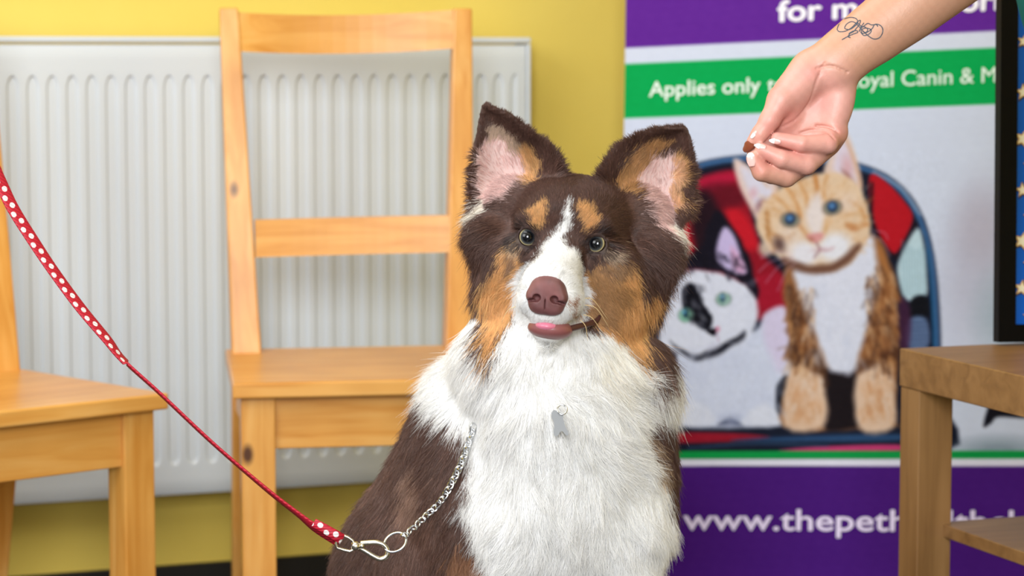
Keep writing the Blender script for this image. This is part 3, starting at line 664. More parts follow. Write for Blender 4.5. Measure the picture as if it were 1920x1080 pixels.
# coat markings -------------------------------------------------------
def inpoly(X, Y, pts, wb=0.):
    p = np.asarray(pts, float); q = []
    n = len(p)
    for i in range(n):
        a, b, c, e = p[i-1], p[i], p[(i+1) % n], p[(i+2) % n]
        for t in (0, .33, .66): q.append(.5*((2*b)+(c-a)*t+(2*a-5*b+4*c-e)*t*t+(3*b-a-3*c+e)*t**3))
    q = np.array(q); ins = np.zeros(X.shape, bool)
    for a, b in zip(q, np.roll(q, -1, 0)):
        c = (a[1] > Y) != (b[1] > Y); ins ^= c & (X < (b[0]-a[0])*(Y-a[1])/(b[1]-a[1]+1e-12)+a[0])
    return ins
BROWN, BRN2, TAN, TAN2, WHT, WHT2, PINK, LIDC, CREAM, DTAN = [lin(*c) for c in ((98, 71, 62), (134, 102, 88), (222, 174, 116), (200, 154, 104), (252, 251, 249), (244, 238, 226), (220, 188, 182), (64, 42, 38), (220, 194, 164), (146, 106, 72))]
P_BLAZE = [(1063, 378), (1068, 400), (1066, 424), (1062, 446), (1068, 466), (1082, 484), (1092, 505), (1098, 540), (1098, 575), (1090, 604), (1072, 618), (1030, 622), (985, 612), (966, 585), (966, 550), (974, 525), (986, 506), (1002, 486), (1020, 468), (1038, 447), (1048, 424), (1056, 398)]
P_BROWL = [(996, 398), (1010, 386), (1024, 386), (1027, 402), (1022, 424), (1012, 440), (1004, 434), (1000, 418), (994, 408)]
P_BROWR = [(1082, 398), (1088, 386), (1102, 386), (1116, 404), (1122, 420), (1110, 430), (1096, 434), (1088, 444), (1082, 428)]
P_CHKL = [(958, 452), (972, 470), (985, 492), (978, 520), (968, 545), (962, 585), (945, 605), (938, 640), (928, 645), (915, 610), (903, 570), (902, 530), (915, 500), (940, 480)]
P_CHKR = [(1096, 520), (1108, 492), (1130, 490), (1160, 480), (1176, 490), (1200, 525), (1222, 548), (1222, 600), (1205, 640), (1190, 660), (1170, 655), (1160, 625), (1140, 612), (1118, 612), (1102, 590), (1098, 550)]
P_WHITE = [(962, 590), (985, 610), (1040, 618), (1090, 612), (1130, 610), (1160, 625), (1172, 660), (1195, 668), (1222, 688), (1238, 690), (1244, 630), (1290, 622), (1292, 700), (1258, 740), (1200, 770), (1182, 790), (1200, 830), (1235, 860), (1245, 900), (1280, 1000), (1260, 1100), (1230, 1300), (1230, 1800), (930, 1800), (935, 1160), (940, 1090), (915, 1010), (888, 960), (886, 900), (892, 830), (870, 790), (830, 745), (815, 690), (828, 620), (865, 575), (900, 590), (915, 640), (935, 660), (945, 625)]
P_EARL = [(906, 255), (925, 240), (950, 258), (975, 286), (992, 316), (987, 345), (965, 364), (935, 380), (905, 382), (893, 345), (893, 300)]
P_EARR = [(1190, 330), (1215, 305), (1245, 290), (1268, 296), (1278, 330), (1272, 380), (1255, 408), (1238, 425), (1215, 410), (1200, 385), (1190, 360)]
def coat(P, jitter=0.):
    "colour of the dog's coat at points P (and skin inside the ears)"
    P = np.asarray(P); q = proj(P); X, Y = q[:, 0].copy(), q[:, 1].copy()
    X += 3*np.sin(Y*.11+1)+2.*np.sin(Y*.27+X*.1); Y += 3*np.sin(X*.13)
    if jitter: X += rng.normal(size=len(X))*jitter; Y += rng.normal(size=len(X))*jitter
    c = np.tile(BROWN, (len(P), 1)); n1 = .5+.5*np.sin(X*.031+Y*.011+1)*np.sin(Y*.017+X*.009)
    low = np.clip((Y-760)/150, 0, 1)*np.clip((1000-X)/100, 0, 1)
    c = c*(1-.45*(low*n1)[:, None])+BRN2*1.15*(.45*(low*n1)[:, None])
    front = q[:, 2] < DZ+.12
    hd = tohead(P)
    def put(pts, col, a=1., cond=None):
        m = inpoly(X, Y, pts)
        if cond is not None: m &= cond
        c[m] = c[m]*(1-a)+np.asarray(col)*a
    highlight_streak = inpoly(X, Y, [(770, 860), (800, 840), (806, 900), (785, 960), (755, 960)]); c[highlight_streak] = c[highlight_streak]*.5+lin(190, 156, 136)*.5  # lighter flank streak: a highlight painted into the coat colour; then the tan leg fringe
    leg = inpoly(X, Y, [(850, 1010), (880, 985), (920, 1040), (940, 1100), (860, 1100)]); c[leg] = c[leg]*.4+lin(188, 138, 100)*.6
    put(P_WHITE, WHT, 1, q[:, 2] < DZ+.19)
    put([(1185, 790), (1210, 800), (1245, 850), (1238, 880), (1215, 850)], CREAM, .6)
    put([(1120, 625), (1150, 618), (1170, 660), (1150, 720), (1110, 690)], WHT2, .6)
    headish = hd[:, 2] > -190
    put(P_CHKL, TAN, 1, headish); put(P_CHKR, TAN, 1, headish)
    put([(1100, 500), (1140, 500), (1165, 530), (1160, 570), (1130, 600), (1105, 590)], DTAN, .55, headish)
    put([(955, 470), (972, 478), (970, 505), (955, 500)], BRN2, .7, headish)
    put([(1135, 480), (1160, 470), (1172, 490), (1150, 505), (1120, 500)], BROWN, .6, headish)
    put(P_BLAZE, WHT, 1, hd[:, 2] > -60)
    put([(998, 599), (1030, 603), (1062, 600), (1056, 612), (1030, 616), (1004, 612)], lin(176, 140, 138), .6, headish)
    put([(1071, 558), (1077, 557), (1080, 570), (1074, 578), (1070, 570)], lin(170, 116, 76), .9, headish); put([(1076, 582), (1083, 580), (1084, 592), (1078, 594)], lin(196, 150, 112), .9, headish)
    put(P_BROWL, TAN, .95, headish); put(P_BROWR, TAN, .95, headish)
    put([(962, 450), (972, 448), (978, 470), (968, 476), (960, 465)], CREAM, .65, headish); put([(1128, 476), (1146, 462), (1158, 462), (1150, 480), (1134, 488)], CREAM*.8, .6, headish)
    for cx, cy in ((986, 446), (1120, 459)):
        r = np.hypot((X-cx)/1.25, Y-cy); m = (r < 23) & headish; c[m] = c[m]*.15+LIDC*.5
    m = (np.hypot(hd[:, 0]/37, (hd[:, 1]+104)/31) < 1) & (hd[:, 2] > 60); c[m] = LIDC*.35
    # ears
    for pts, skin, dx in ((P_EARL, PINK, -1), (P_EARR, PINK, 1)):
        m = inpoly(X, Y, pts) & (q[:, 2] > DZ+.03); c[m] = skin
    put([(985, 290), (1000, 285), (1012, 300), (1010, 330), (995, 345), (985, 330)], TAN, .8, q[:, 2] > DZ+.01)
    put([(905, 372), (925, 384), (915, 400), (900, 395)], WHT2, .8); put([(1238, 412), (1256, 402), (1262, 420), (1245, 432)], WHT2, .9)
    put([(1160, 330), (1178, 300), (1230, 272), (1262, 275), (1225, 298), (1195, 325), (1185, 372), (1165, 360)], TAN2, .9, q[:, 2] > DZ+.01)
    put([(912, 245), (940, 250), (968, 272), (990, 300), (970, 290), (940, 262), (915, 265)], CREAM*.7, .8, q[:, 2] > DZ+.02)
    put([(1268, 300), (1284, 300), (1280, 360), (1268, 395), (1262, 380)], TAN, .7, q[:, 2] > DZ+.03)
    return np.clip(c, 0, 1)
set_col(me, 'coat', coat(V, 2.)*np.array([.8]))
dog_o = link('dog', me, attr_mat('dog_skin', 'coat', .7), None, True)
tag(dog_o, 'brown and white dog with tan cheeks sitting upright and pricking its ears', 'dog')

# eyes ----------------------------------------------------------------
def eye_mat(name, off):
    m = mat(name, rough=.04); n, l, b = nt(m); tc = n.new('ShaderNodeTexCoord'); sp = n.new('ShaderNodeVectorMath'); sp.operation = 'SUBTRACT'; sp.inputs[1].default_value = (off, .09, 0)
    mu = n.new('ShaderNodeVectorMath'); mu.operation = 'MULTIPLY'; mu.inputs[1].default_value = (1, 1, 0); le = n.new('ShaderNodeVectorMath'); le.operation = 'LENGTH'
    l.new(tc.outputs['Object'], sp.inputs[0]); l.new(sp.outputs[0], mu.inputs[0]); l.new(mu.outputs[0], le.inputs[0])
    r = ramp(n, [(.0, L4(6, 7, 10)), (.48, L4(10, 11, 14))]); e = r.color_ramp.elements
    for p, c in ((.58, L4(34, 36, 40)), (.70, L4(66, 70, 72)), (.80, L4(118, 114, 96)), (.86, L4(206, 190, 140)), (.91, L4(50, 36, 28)), (1., L4(30, 20, 18))): q = e.new(p); q.color = c
    l.new(le.outputs['Value'], r.inputs[0]); l.new(r.outputs[0], b.inputs['Base Color']); b.inputs['Specular IOR Level'].default_value = .45
    return m
for s in (-1, 1):
    bm = bmesh.new(); bmesh.ops.create_uvsphere(bm, u_segments=40, v_segments=24, radius=1)
    o = bm_obj('eye', bm, eye_mat('amber_eye', -s*.15), dog_o, True)
    M = Matrix([[*(HM[i]*k_(18.2)), HL(s*67, -.5, -10)[i]] for i in range(3)]+[[0, 0, 0, 1]]); o.matrix_world = M
# nose, lips, tongue ----------------------------------------------------
nz = Sculpt(HL(0, -105, 112)-.036, HL(0, -105, 112)+.036, .00065)
def NE(c, r, k=6, cut=False): nz.ell(HL(*c), np.array(r)*px_, HM, k_(k), cut)
NE((0, -102, 108), (37, 31, 22)); NE((0, -86, 106), (30, 22, 20), 10)
for s in (-1, 1):
    NE((s*23, -106, 112), (15, 13, 14), 8); NE((s*12, -124, 108), (20, 15, 15), 10)
for s in (-1, 1):
    NE((s*16.5, -109, 132), (8, 7, 17), 2.5, True); NE((s*25, -114, 127), (12, 3, 13), 2.5, True); NE((s*32, -116, 122), (8, 2.4, 12), 2, True)
NE((0, -128, 128), (1.3, 20, 7), 1.5, True)
Vn, Fn = nz.mesh(1)
men = fast_mesh('nose', Vn, Fn); bmn = bmesh.new(); bmn.from_mesh(men); bmesh.ops.recalc_face_normals(bmn, faces=bmn.faces); bmn.to_mesh(men); bmn.free()
nm = mat('liver_nose_leather', L4(112, 68, 68), .36); n, l, b = nt(nm); vr = n.new('ShaderNodeTexVoronoi'); vr.inputs['Scale'].default_value = 620; bp = n.new('ShaderNodeBump'); bp.inputs['Strength'].default_value = .35; bp.inputs['Distance'].default_value = .0008; l.new(vr.outputs['Distance'], bp.inputs['Height']); l.new(bp.outputs[0], b.inputs['Normal'])
tc = n.new('ShaderNodeTexCoord'); no = n.new('ShaderNodeTexNoise'); no.inputs['Scale'].default_value = 60; r = ramp(n, [(.3, L4(96, 56, 56)), (.7, L4(128, 80, 80))]); l.new(tc.outputs['Object'], no.inputs['Vector']); l.new(no.outputs['Fac'], r.inputs[0]); l.new(r.outputs[0], b.inputs['Base Color'])
nose = link('nose', men, nm, dog_o, True); nose['label'] = 'liver brown nose'
lipm = mat('lip_skin', L4(136, 82, 82), .34); darkm = mat('dark_lip', L4(76, 44, 44), .4); tongm = mat('tongue_pink', L4(214, 122, 146), .3)
bm = bmesh.new(); bmesh.ops.create_uvsphere(bm, u_segments=40, v_segments=24, radius=1)
o = bm_obj('lower_lip', bm, lipm, dog_o, True); o.matrix_world = Matrix([[HM[i][0]*k_(42), HM[i][1]*k_(21), HM[i][2]*k_(37), HL(4, -165, 63)[i]] for i in range(3)]+[[0, 0, 0, 1]])
bm = bmesh.new(); tube(bm, spline([HL(34, -164, 70), HL(54, -156, 46), HL(69, -150, 16), HL(79, -143, -6), HL(83, -134, -16)], 20), [k_(q) for q in np.interp(np.linspace(0, 1, 20), [0, .3, .8, 1], [6, 6, 5.5, 3])], 12)
bm_obj('lip_corner', bm, darkm, dog_o, True)
bm = bmesh.new(); bmesh.ops.create_uvsphere(bm, u_segments=32, v_segments=18, radius=1)
o = bm_obj('tongue', bm, tongm, dog_o, True); o.matrix_world = Matrix([[HM[i][0]*k_(26), HM[i][1]*k_(12.5), HM[i][2]*k_(34), HL(1, -160, 71)[i]] for i in range(3)]+[[0, 0, 0, 1]])
bm = bmesh.new(); bmesh.ops.create_uvsphere(bm, u_segments=32, v_segments=18, radius=1)
o = bm_obj('mouth_interior', bm, mat('mouth_dark', L4(40, 18, 20), .5), dog_o, True); o.matrix_world = Matrix([[HM[i][0]*k_(30), HM[i][1]*k_(9), HM[i][2]*k_(34), HL(-4, -158, 60)[i]] for i in range(3)]+[[0, 0, 0, 1]])

# fur -------------------------------------------------------------------
# combing guides: where (x, y), which way the hair lies (dx, dy), length, lift
G = np.array([
 (1030, 505, 0, -1, 9, .12), (1045, 470, 0, -1, 11, .12), (1000, 530, -.4, -.7, 9, .12), (1075, 520, .4, -.6, 9, .12), (985, 575, -.7, .4, 9, .15), (1078, 575, .8, .4, 9, .15), (1000, 600, -.3, 1, 8, .2), (1060, 603, .3, 1, 8, .2), (1030, 600, 0, 1, 8, .2),
 (1058, 410, 0, -1, 18, .12), (1062, 370, 0, -1, 22, .15), (1085, 335, 0, -1, 22, .2), (1010, 405, -.3, -1, 15, .15), (1104, 412, .3, -1, 15, .15), (1035, 345, -.4, -.9, 22, .2), (1130, 350, .5, -.9, 24, .25), (1000, 360, -.6, -.8, 24, .2), (1160, 390, .8, -.5, 26, .2),
 (960, 405, -.8, -.4, 24, .15), (1165, 430, .9, -.1, 26, .15), (950, 440, -.9, .2, 28, .2), (1175, 465, .9, .3, 30, .2), (975, 480, -.6, .8, 16, .12), (1125, 490, .6, .7, 16, .12),
 (950, 515, -.5, .9, 34, .15), (930, 560, -.35, 1, 54, .15), (928, 610, .05, 1, 60, .15), (955, 580, -.2, 1, 30, .12), (905, 540, -.5, .9, 62, .2), (895, 590, -.3, 1, 70, .2), (905, 640, .0, 1, 70, .2),
 (905, 425, -.8, .7, 56, .35), (890, 460, -.5, .9, 62, .3), (895, 500, -.4, 1, 62, .22), (890, 400, -.9, .3, 44, .45),
 (1150, 520, .7, .6, 34, .15), (1130, 560, .6, .7, 26, .12), (1180, 560, .6, .8, 54, .18), (1205, 600, .35, 1, 64, .2), (1160, 610, .3, 1, 44, .18), (1210, 500, .7, .8, 60, .25), (1240, 470, .8, .7, 70, .35), (1262, 440, .8, .6, 50, .35), (1235, 550, .5, 1, 60, .25), (1230, 620, .2, 1, 48, .25), (1275, 400, .9, .3, 44, .4), (1225, 440, .7, .8, 50, .3),
 (1030, 655, -.05, 1, 34, .15), (1010, 690, -.2, 1, 66, .2), (1070, 690, .3, 1, 70, .2), (1130, 650, .45, .9, 66, .2), (1110, 710, .6, .85, 84, .2), (970, 660, -.3, 1, 66, .2), (950, 700, -.3, 1, 80, .25), (1000, 740, .2, 1, 70, .2), (1180, 690, .5, .9, 84, .25), (1160, 740, .7, .75, 84, .25),
 (880, 630, -.4, .9, 70, .25), (850, 680, -.4, .9, 64, .28), (840, 730, -.35, .95, 64, .3), (880, 720, -.25, 1, 74, .25), (920, 760, -.1, 1, 84, .25), (1225, 700, .4, .9, 80, .3), (1255, 680, .5, .85, 80, .4), (1235, 740, .6, .8, 64, .35),
 (960, 820, -.05, 1, 80, .2), (1030, 830, .1, 1, 80, .2), (1100, 830, .5, .9, 84, .2), (1160, 840, .6, .8, 84, .25), (1000, 930, .05, 1, 84, .2), (1080, 930, .4, .95, 84, .2), (1160, 930, .7, .75, 90, .25), (920, 900, -.1, 1, 70, .2), (1220, 920, .4, .95, 80, .3), (1230, 1000, .5, .9, 60, .25), (1180, 1030, .4, .95, 84, .25), (1090, 1040, .2, 1, 84, .2), (990, 1040, .05, 1, 84, .2), (1240, 1060, .45, .9, 60, .25),
 (830, 830, -.3, 1, 62, .15), (780, 880, -.3, 1, 62, .15), (720, 900, -.5, .9, 56, .2), (760, 980, -.25, 1, 60, .12), (680, 1000, -.5, .9, 56, .2), (840, 940, -.05, 1, 60, .12), (880, 1000, .1, 1, 62, .2), (900, 1060, .3, 1, 60, .25), (800, 1060, -.1, 1, 60, .12), (640, 1060, -.5, .9, 56, .2), (700, 1080, -.3, 1, 58, .15), (790, 760, -.5, .9, 60, .25),
 (1235, 800, .1, 1, 50, .2), (1255, 760, .2, 1, 54, .2), (1230, 860, .1, 1, 56, .2), (1200, 800, .2, 1, 60, .2)], float)
# the same for the ears, used on the ear sheets alone
GE = np.array([(910, 215, -.1, -1, 12, .15), (940, 225, .4, -.9, 12, .2), (975, 250, .5, -.8, 14, .25), (1005, 275, .6, -.8, 22, .35), (1030, 300, .7, -.7, 28, .4), (1040, 325, .6, -.8, 30, .35), (895, 260, -.5, -.8, 13, .35), (888, 310, -.9, -.3, 26, .5), (890, 360, -.9, .2, 34, .5), (900, 395, -.9, .3, 46, .5),
 (1000, 310, -.25, -1, 40, .25), (985, 340, -.2, -1, 26, .3), (960, 280, -.4, -.9, 20, .1), (935, 300, -.3, -.9, 9, .08), (925, 350, -.6, .3, 14, .12), (950, 350, -.2, -.8, 8, .08),
 (1284, 250, .3, -1, 12, .15), (1250, 248, -.2, -1, 12, .2), (1215, 256, -.3, -1, 14, .25), (1180, 275, -.5, -.9, 20, .35), (1150, 305, -.6, -.8, 26, .4), (1135, 335, -.5, -.9, 28, .35), (1296, 290, .7, -.6, 12, .35), (1300, 330, .9, .0, 26, .5), (1290, 380, .9, .4, 36, .5), (1270, 420, .7, .7, 26, .3),
 (1165, 330, .3, -1, 40, .25), (1180, 300, .5, -.9, 40, .2), (1215, 285, .6, -.8, 30, .15), (1240, 330, .2, -1, 8, .08), (1225, 370, .0, -1, 8, .08), (1255, 410, .5, .8, 18, .2), (1270, 350, -.2, .9, 22, .15)], float)
def comb(X, Y, T):
    D = (X[:, None]-T[None, :, 0])**2+(Y[:, None]-T[None, :, 1])**2
    w = 1/(D+14.**2)**1.6; w /= w.sum(1, keepdims=True); return w@T[:, 2:]
eC = KDTree(len(eL[0])+len(eR[0]))
for i, p in enumerate(np.vstack([eL[0], eR[0]])): eC.insert(p, i)
eC.balance()
tocam = CC-cent; tocam /= np.linalg.norm(tocam, axis=1)[:, None]
pj = proj(cent); facing = (nrm*tocam).sum(1)
vis = (facing > -.55) & (pj[:, 1] < 1190) & (pj[:, 1] > 150)
hd = tohead(cent)
face = (hd[:, 2] > -110) & (np.abs(hd[:, 0]) < 130) & (hd[:, 1] > -175) & (hd[:, 1] < 150)
def outside_features(P):
    h = tohead(P); ok = np.ones(len(P), bool)
    for s in (-1, 1): ok &= np.hypot((h[:, 0]-s*67)/1.05, h[:, 1]+.5) > 20.5
    ok &= ~((h[:, 2] > 60) & (np.hypot(h[:, 0]/39, (h[:, 1]+104)/34) < 1))
    ok &= ~((h[:, 2] > 40) & (np.abs(h[:, 0]) < 46) & (h[:, 1] < -158) & (h[:, 1] > -186))
    return ok
def strands(N, weight, npt, seed, clump_every, clump_amt, rad, frizz):
    rg = np.random.default_rng(seed)
    w = ar*weight; fi = rg.choice(len(Fq), N, p=w/w.sum()); a, b = rg.random(N)[:, None], rg.random(N)[:, None]
    q = V[Fq[fi]]; P = (q[:, 0]*(1-a)+q[:, 1]*a)*(1-b)+(q[:, 3]*(1-a)+q[:, 2]*a)*b
    keep = outside_features(P); P, fi = P[keep], fi[keep]; N = len(P); Nn = dog.grad(P, .006)
    pp = proj(P); X, Y = pp[:, 0], pp[:, 1]; prm = np.zeros((N, 4))
    for i in range(0, N, 20000): prm[i:i+20000] = comb(X[i:i+20000], Y[i:i+20000], G)
    cand = np.where((Y < 450) & ((X < 1060) | (X > 1110)))[0]; isear = np.zeros(N, bool)
    for i in cand:
        if eC.find(P[i])[2] < k_(15): isear[i] = True
    if isear.any(): prm[isear] = comb(X[isear], Y[isear], GE)
    d = prm[:, 0:1]*CR-prm[:, 1:2]*CU
    wv = (wob(X, Y, .35, 1.1)+np.where(prm[:, 2] > 55, wob(Y, X, .45, .7), 0)+.12*rg.normal(size=N))[:, None]; d = d+wv*np.stack([-prm[:, 1], prm[:, 0], 0*X], 1)*np.array([1, 1, 0])@np.stack([CR, -CU, 0*CR])
    t = d-(d*Nn).sum(1, keepdims=True)*Nn; t /= np.maximum(np.linalg.norm(t, axis=1, keepdims=True), 1e-6)
    # on walls that face sideways hair hangs with gravity instead of standing out
    L = prm[:, 2]*px_*rg.uniform(.6, 1.12, N); lift = prm[:, 3]*rg.uniform(.5, 1.4, N)
    tt = np.linspace(0, 1, npt)
    lp = tt-.55*tt**2
    C = P[:, None]+L[:, None, None]*(t[:, None]*tt[None, :, None]+Nn[:, None]*(lift[:, None]*lp[None])[..., None])
    C[:, :, 2] -= (L[:, None]**1.0*.16*np.clip(prm[:, 2:3]/60, 0, 1)*tt[None]**2)
    # clumps
    nc = max(10, N//clump_every); ci = rg.choice(N, nc, replace=False); kd = KDTree(nc)
    for j, i in enumerate(ci): kd.insert(P[i], j)
    kd.balance(); own = np.array([kd.find(p)[1] for p in P]); cc = ci[own]
    ax = np.cross(t, Nn); sway = rg.normal(size=nc)[:, None]*ax[ci]*.20+rg.normal(size=nc)[:, None]*Nn[ci]*.05
    curl = rg.normal(size=nc)*.07
    CL = C[ci].copy(); CL += (sway*L[ci][:, None])[:, None]*(tt**1.5)[None, :, None]+(ax[ci]*(curl*L[ci])[:, None])[:, None]*np.sin(tt*5)[None, :, None]
    CLs = CL[own]; cf = np.clip(clump_amt*np.clip(prm[:, 2]/40, .25, 1)*rg.uniform(.5, 1.15, N), 0, .97)[:, None, None]*(tt**1.1)[None, :, None]
    C = C*(1-cf)+CLs*cf
    C += rg.normal(size=(N, 1, 3))*(L*frizz)[:, None, None]*(tt**2)[None, :, None]
    # keep strands above the skin
    inner = dog.value(C.reshape(-1, 3)).reshape(N, npt); g = Nn[:, None]; C += g*np.clip(.0012*tt[None, :]-inner, 0, .02)[..., None]
    base_c = coat(P, 3.4); col = base_c.copy(); col = col*(rg.normal(1, .10, N)*np.repeat(1, N))[:, None]*(rg.normal(1, .09, nc)[own])[:, None]
    lum = col.max(1); gold = rg.random(N) < .05; col[gold & (lum < .2)] *= 1.9
    short = prm[:, 2] < 26
    R0 = rad*np.where(short, .72, 1.)*rg.uniform(.75, 1.2, N); Rr = R0[:, None]*np.interp(tt, [0, .15, .6, 1], [.8, 1, .85, .12])[None]
    hide = isear & (np.all(np.abs(base_c-PINK) < .02, axis=1)) & (rg.random(N) < .93)
    k = ~hide
    return C[k], Rr[k], np.clip(col[k], 0, .96)
def hair_object(name, parts, material, parent):
    hc = bpy.data.hair_curves.new(name); sizes = []
    for C, R_, c in parts: sizes += [C.shape[1]]*len(C)
    hc.add_curves(sizes)
    P = np.concatenate([C.reshape(-1, 3) for C, _, _ in parts]).astype(np.float32); hc.attributes['position'].data.foreach_set('vector', P.ravel())
    ra = hc.attributes.get('radius') or hc.attributes.new('radius', 'FLOAT', 'POINT'); ra.data.foreach_set('value', np.concatenate([r.ravel() for _, r, _ in parts]).astype(np.float32))
    ca = hc.attributes.new('hair_colour', 'FLOAT_COLOR', 'CURVE'); c4 = np.ones((len(sizes), 4), np.float32); c4[:, :3] = np.concatenate([c for _, _, c in parts]); ca.data.foreach_set('color', c4.ravel())
    hc.materials.append(material); o = bpy.data.objects.new(name, hc); COL.objects.link(o); o.parent = parent; return o
furm = attr_mat('dog_fur', 'hair_colour', .4); n, l, b = nt(furm); b.inputs['Specular IOR Level'].default_value = .5
tl_ = n.new('ShaderNodeBsdfTranslucent'); mxs = n.new('ShaderNodeMixShader'); mxs.inputs[0].default_value = .38
atn = [q for q in n if q.type == 'ATTRIBUTE'][0]; l.new(atn.outputs['Color'], tl_.inputs['Color']); outn = [q for q in n if q.type == 'OUTPUT_MATERIAL'][0]
l.new(b.outputs[0], mxs.inputs[1]); l.new(tl_.outputs[0], mxs.inputs[2]); l.new(mxs.outputs[0], outn.inputs['Surface'])
QF = 2.2
wt_long = np.where(vis & ~face, 1.0, 0)*np.clip(.35+facing*.6+.45, .3, 1.2)
wt_face = np.where(vis & face, 1.0, 0)
pa = strands(int(120000*QF), wt_long+1e-9*0, 8, 11, 36, .70, k_(.50), .10)
pb = strands(int(70000*QF), wt_face, 6, 12, 14, .5, k_(.46), .07)
pe = strands(int(16000*QF), wt_long*((pj[:, 1] < 460)), 6, 13, 10, .5, k_(.42), .05)
wsp = np.zeros(len(cent))
for x, y, r in ((900, 440, 40), (895, 520, 40), (1265, 450, 46), (1250, 560, 40), (900, 390, 30), (1285, 400, 34), (1240, 690, 50), (850, 690, 60), (925, 640, 30), (1235, 640, 40)): wsp = np.maximum(wsp, np.exp(-((pj[:, 0]-x)**2+(pj[:, 1]-y)**2)/r**2))
pw = strands(int(4500*QF), np.where(vis, wsp, 0), 8, 17, 9, .6, k_(.42), .13)
pw = (pw[0]+(pw[0]-pw[0][:, :1])*.18, pw[1], np.clip(pw[2]*1.25, 0, .96))
coat_o = hair_object('fur', [pa, pb, pe, pw], furm, dog_o)
# whiskers
wkm = mat('whisker', L4(226, 200, 150), .4)
for a, b_, c in (((1093, 560, 70), (1112, 562, 60), (1140, 600, 40)), ((1096, 572, 66), (1118, 578, 60), (1142, 614, 40)), ((1094, 590, 66), (1110, 596, 60), (1130, 624, 50)), ((1088, 600, 70), (1098, 612, 66), (1102, 640, 60)), ((966, 575, 70), (952, 582, 60), (940, 604, 50))):
    bm = bmesh.new(); tube(bm, spline([K(*a), K(*b_), K(*c)], 10), np.linspace(k_(.8), k_(.25), 10), 5); bm_obj('whisker', bm, wkm, dog_o, True)
# ------------------------------------------------------------------ the person and the treat
HZ = 2.42; HS = FPX/HZ; hp = 1/HS
def Hh(x, y, d=0.): return at(x, y, HZ-d/HS)
lo = np.minimum(Hh(1385, 365, 90), Hh(1385, 365, -130)); hi = np.maximum(Hh(1990, -260, 90), Hh(1990, -260, -130))
arm = Sculpt(np.minimum(lo, hi), np.maximum(lo, hi), .0012)
HMc = np.stack([CR, CU, -CF], 1)
def rotM(deg):
    t = math.radians(deg); c, s = math.cos(t), math.sin(t)
    return np.stack([c*CR-s*CU, s*CR+c*CU, -CF], 1)          # turned clockwise in view by deg
def AE(x, y, d, r, k=10, rot=0, cut=False): arm.ell(Hh(x, y, d), np.array(r)*hp, rotM(rot), k*hp, cut)
def AC(a, b, ra, rb, k=10, cut=False): arm.cone(Hh(*a), Hh(*b), ra*hp, rb*hp, k*hp, cut)
def finger(chain, k0=12, k=3):
    for i in range(len(chain)-1):
        a, b = chain[i], chain[i+1]; AC(a[:3], b[:3], a[3], b[3], k0 if i == 0 else k)
# forearm and wrist: flattened oval section, swept from elbow to wrist
for (x, y, d, w, th), (x2, y2, d2, w2, th2) in zip(((1556, 128, 0, 50, 36), (1598, 92, -3, 50, 37), (1645, 58, -8, 56, 43), (1710, 8, -14, 64, 52), (1800, -64, -20, 72, 62), (1900, -145, -26, 74, 66)), ((1598, 92, -3, 50, 37), (1645, 58, -8, 56, 43), (1710, 8, -14, 64, 52), (1800, -64, -20, 72, 62), (1900, -145, -26, 74, 66), (1990, -215, -30, 74, 66))):
    for t in np.linspace(0, 1, 6)[:-1]:
        m = lambda a, b: a+(b-a)*t
        AE(m(x, x2), m(y, y2), m(d, d2), (46, m(w, w2), m(th, th2)), 10, -37.5)
# palm
AE(1545, 190, -14, (46, 78, 24), 14, 22); AE(1570, 200, -2, (30, 72, 24), 12, 16); AE(1528, 232, -14, (46, 52, 22), 12, 30)
AE(1490, 168, 4, (34, 66, 28), 14, 32); AE(1515, 130, -4, (34, 40, 30), 14, 30); AE(1482, 236, -10, (44, 40, 18), 12, 30); AE(1474, 212, 2, (26, 34, 20), 12, 20); AE(1482, 268, -30, (44, 26, 16), 12, 10); AE(1445, 268, -22, (26, 24, 12), 8, 0); AE(1548, 262, -4, (44, 26, 20), 10, -30)
# fingers: knuckle, middle joint, end joint, tip
finger([(1566, 250, -6, 20), (1552, 270, 30, 18.5), (1503, 270, 46, 16), (1458, 260, 42, 12.5)])
finger([(1553, 272, -14, 21), (1512, 308, 28, 20), (1466, 298, 44, 17), (1428, 281, 42, 13)])
finger([(1530, 290, -22, 21), (1474, 331, 14, 20), (1428, 322, 34, 18), (1413, 297, 40, 14)])
finger([(1505, 282, -34, 20), (1447, 326, -14, 19), (1424, 302, 4, 16), (1412, 285, 14, 12)])
finger([(1512, 150, 2, 34), (1464, 188, 22, 25), (1443, 226, 30, 18.5), (1424, 252, 30, 15), (1410, 264, 28, 10)], 16, 8)
# creases of the palm and the finger joints
for pts, r in (([(1546, 118, 30), (1532, 150, 26), (1518, 190, 22), (1494, 222, 22), (1468, 238, 22)], 2.2), ([(1566, 262, 24), (1548, 246, 24), (1522, 244, 20), (1500, 250, 18)], 1.8), ([(1572, 248, 24), (1552, 238, 22), (1530, 236, 18)], 1.6), ([(1530, 128, 36), (1560, 124, 38), (1590, 136, 30)], 1.5)):
    P = [spline([q[:2] for q in pts], 30), ]
    for (x, y) in P[0]:
        # find the skin along the view line and press the crease into it
        ds = np.arange(80, -60, -.4); v = arm.value(np.array([Hh(x, y, q) for q in ds])); i = np.argmax(v < 0)
        if v[i] < 0: arm.ell(Hh(x, y, ds[i]), np.array([r, r, r*1.2])*hp, HMc, 2.6*hp, True)
Va, Fa = arm.mesh(2)
def outward(V, Fq, sc):
    c0 = V[Fq[:, 0]]; n_ = np.cross(V[Fq[:, 2]]-c0, V[Fq[:, 3]]-V[Fq[:, 1]]); g = sc.grad(c0)
    return Fq if (n_*g).sum(1).sum() > 0 else Fq[:, ::-1].copy()
Fa = outward(Va, Fa, arm)
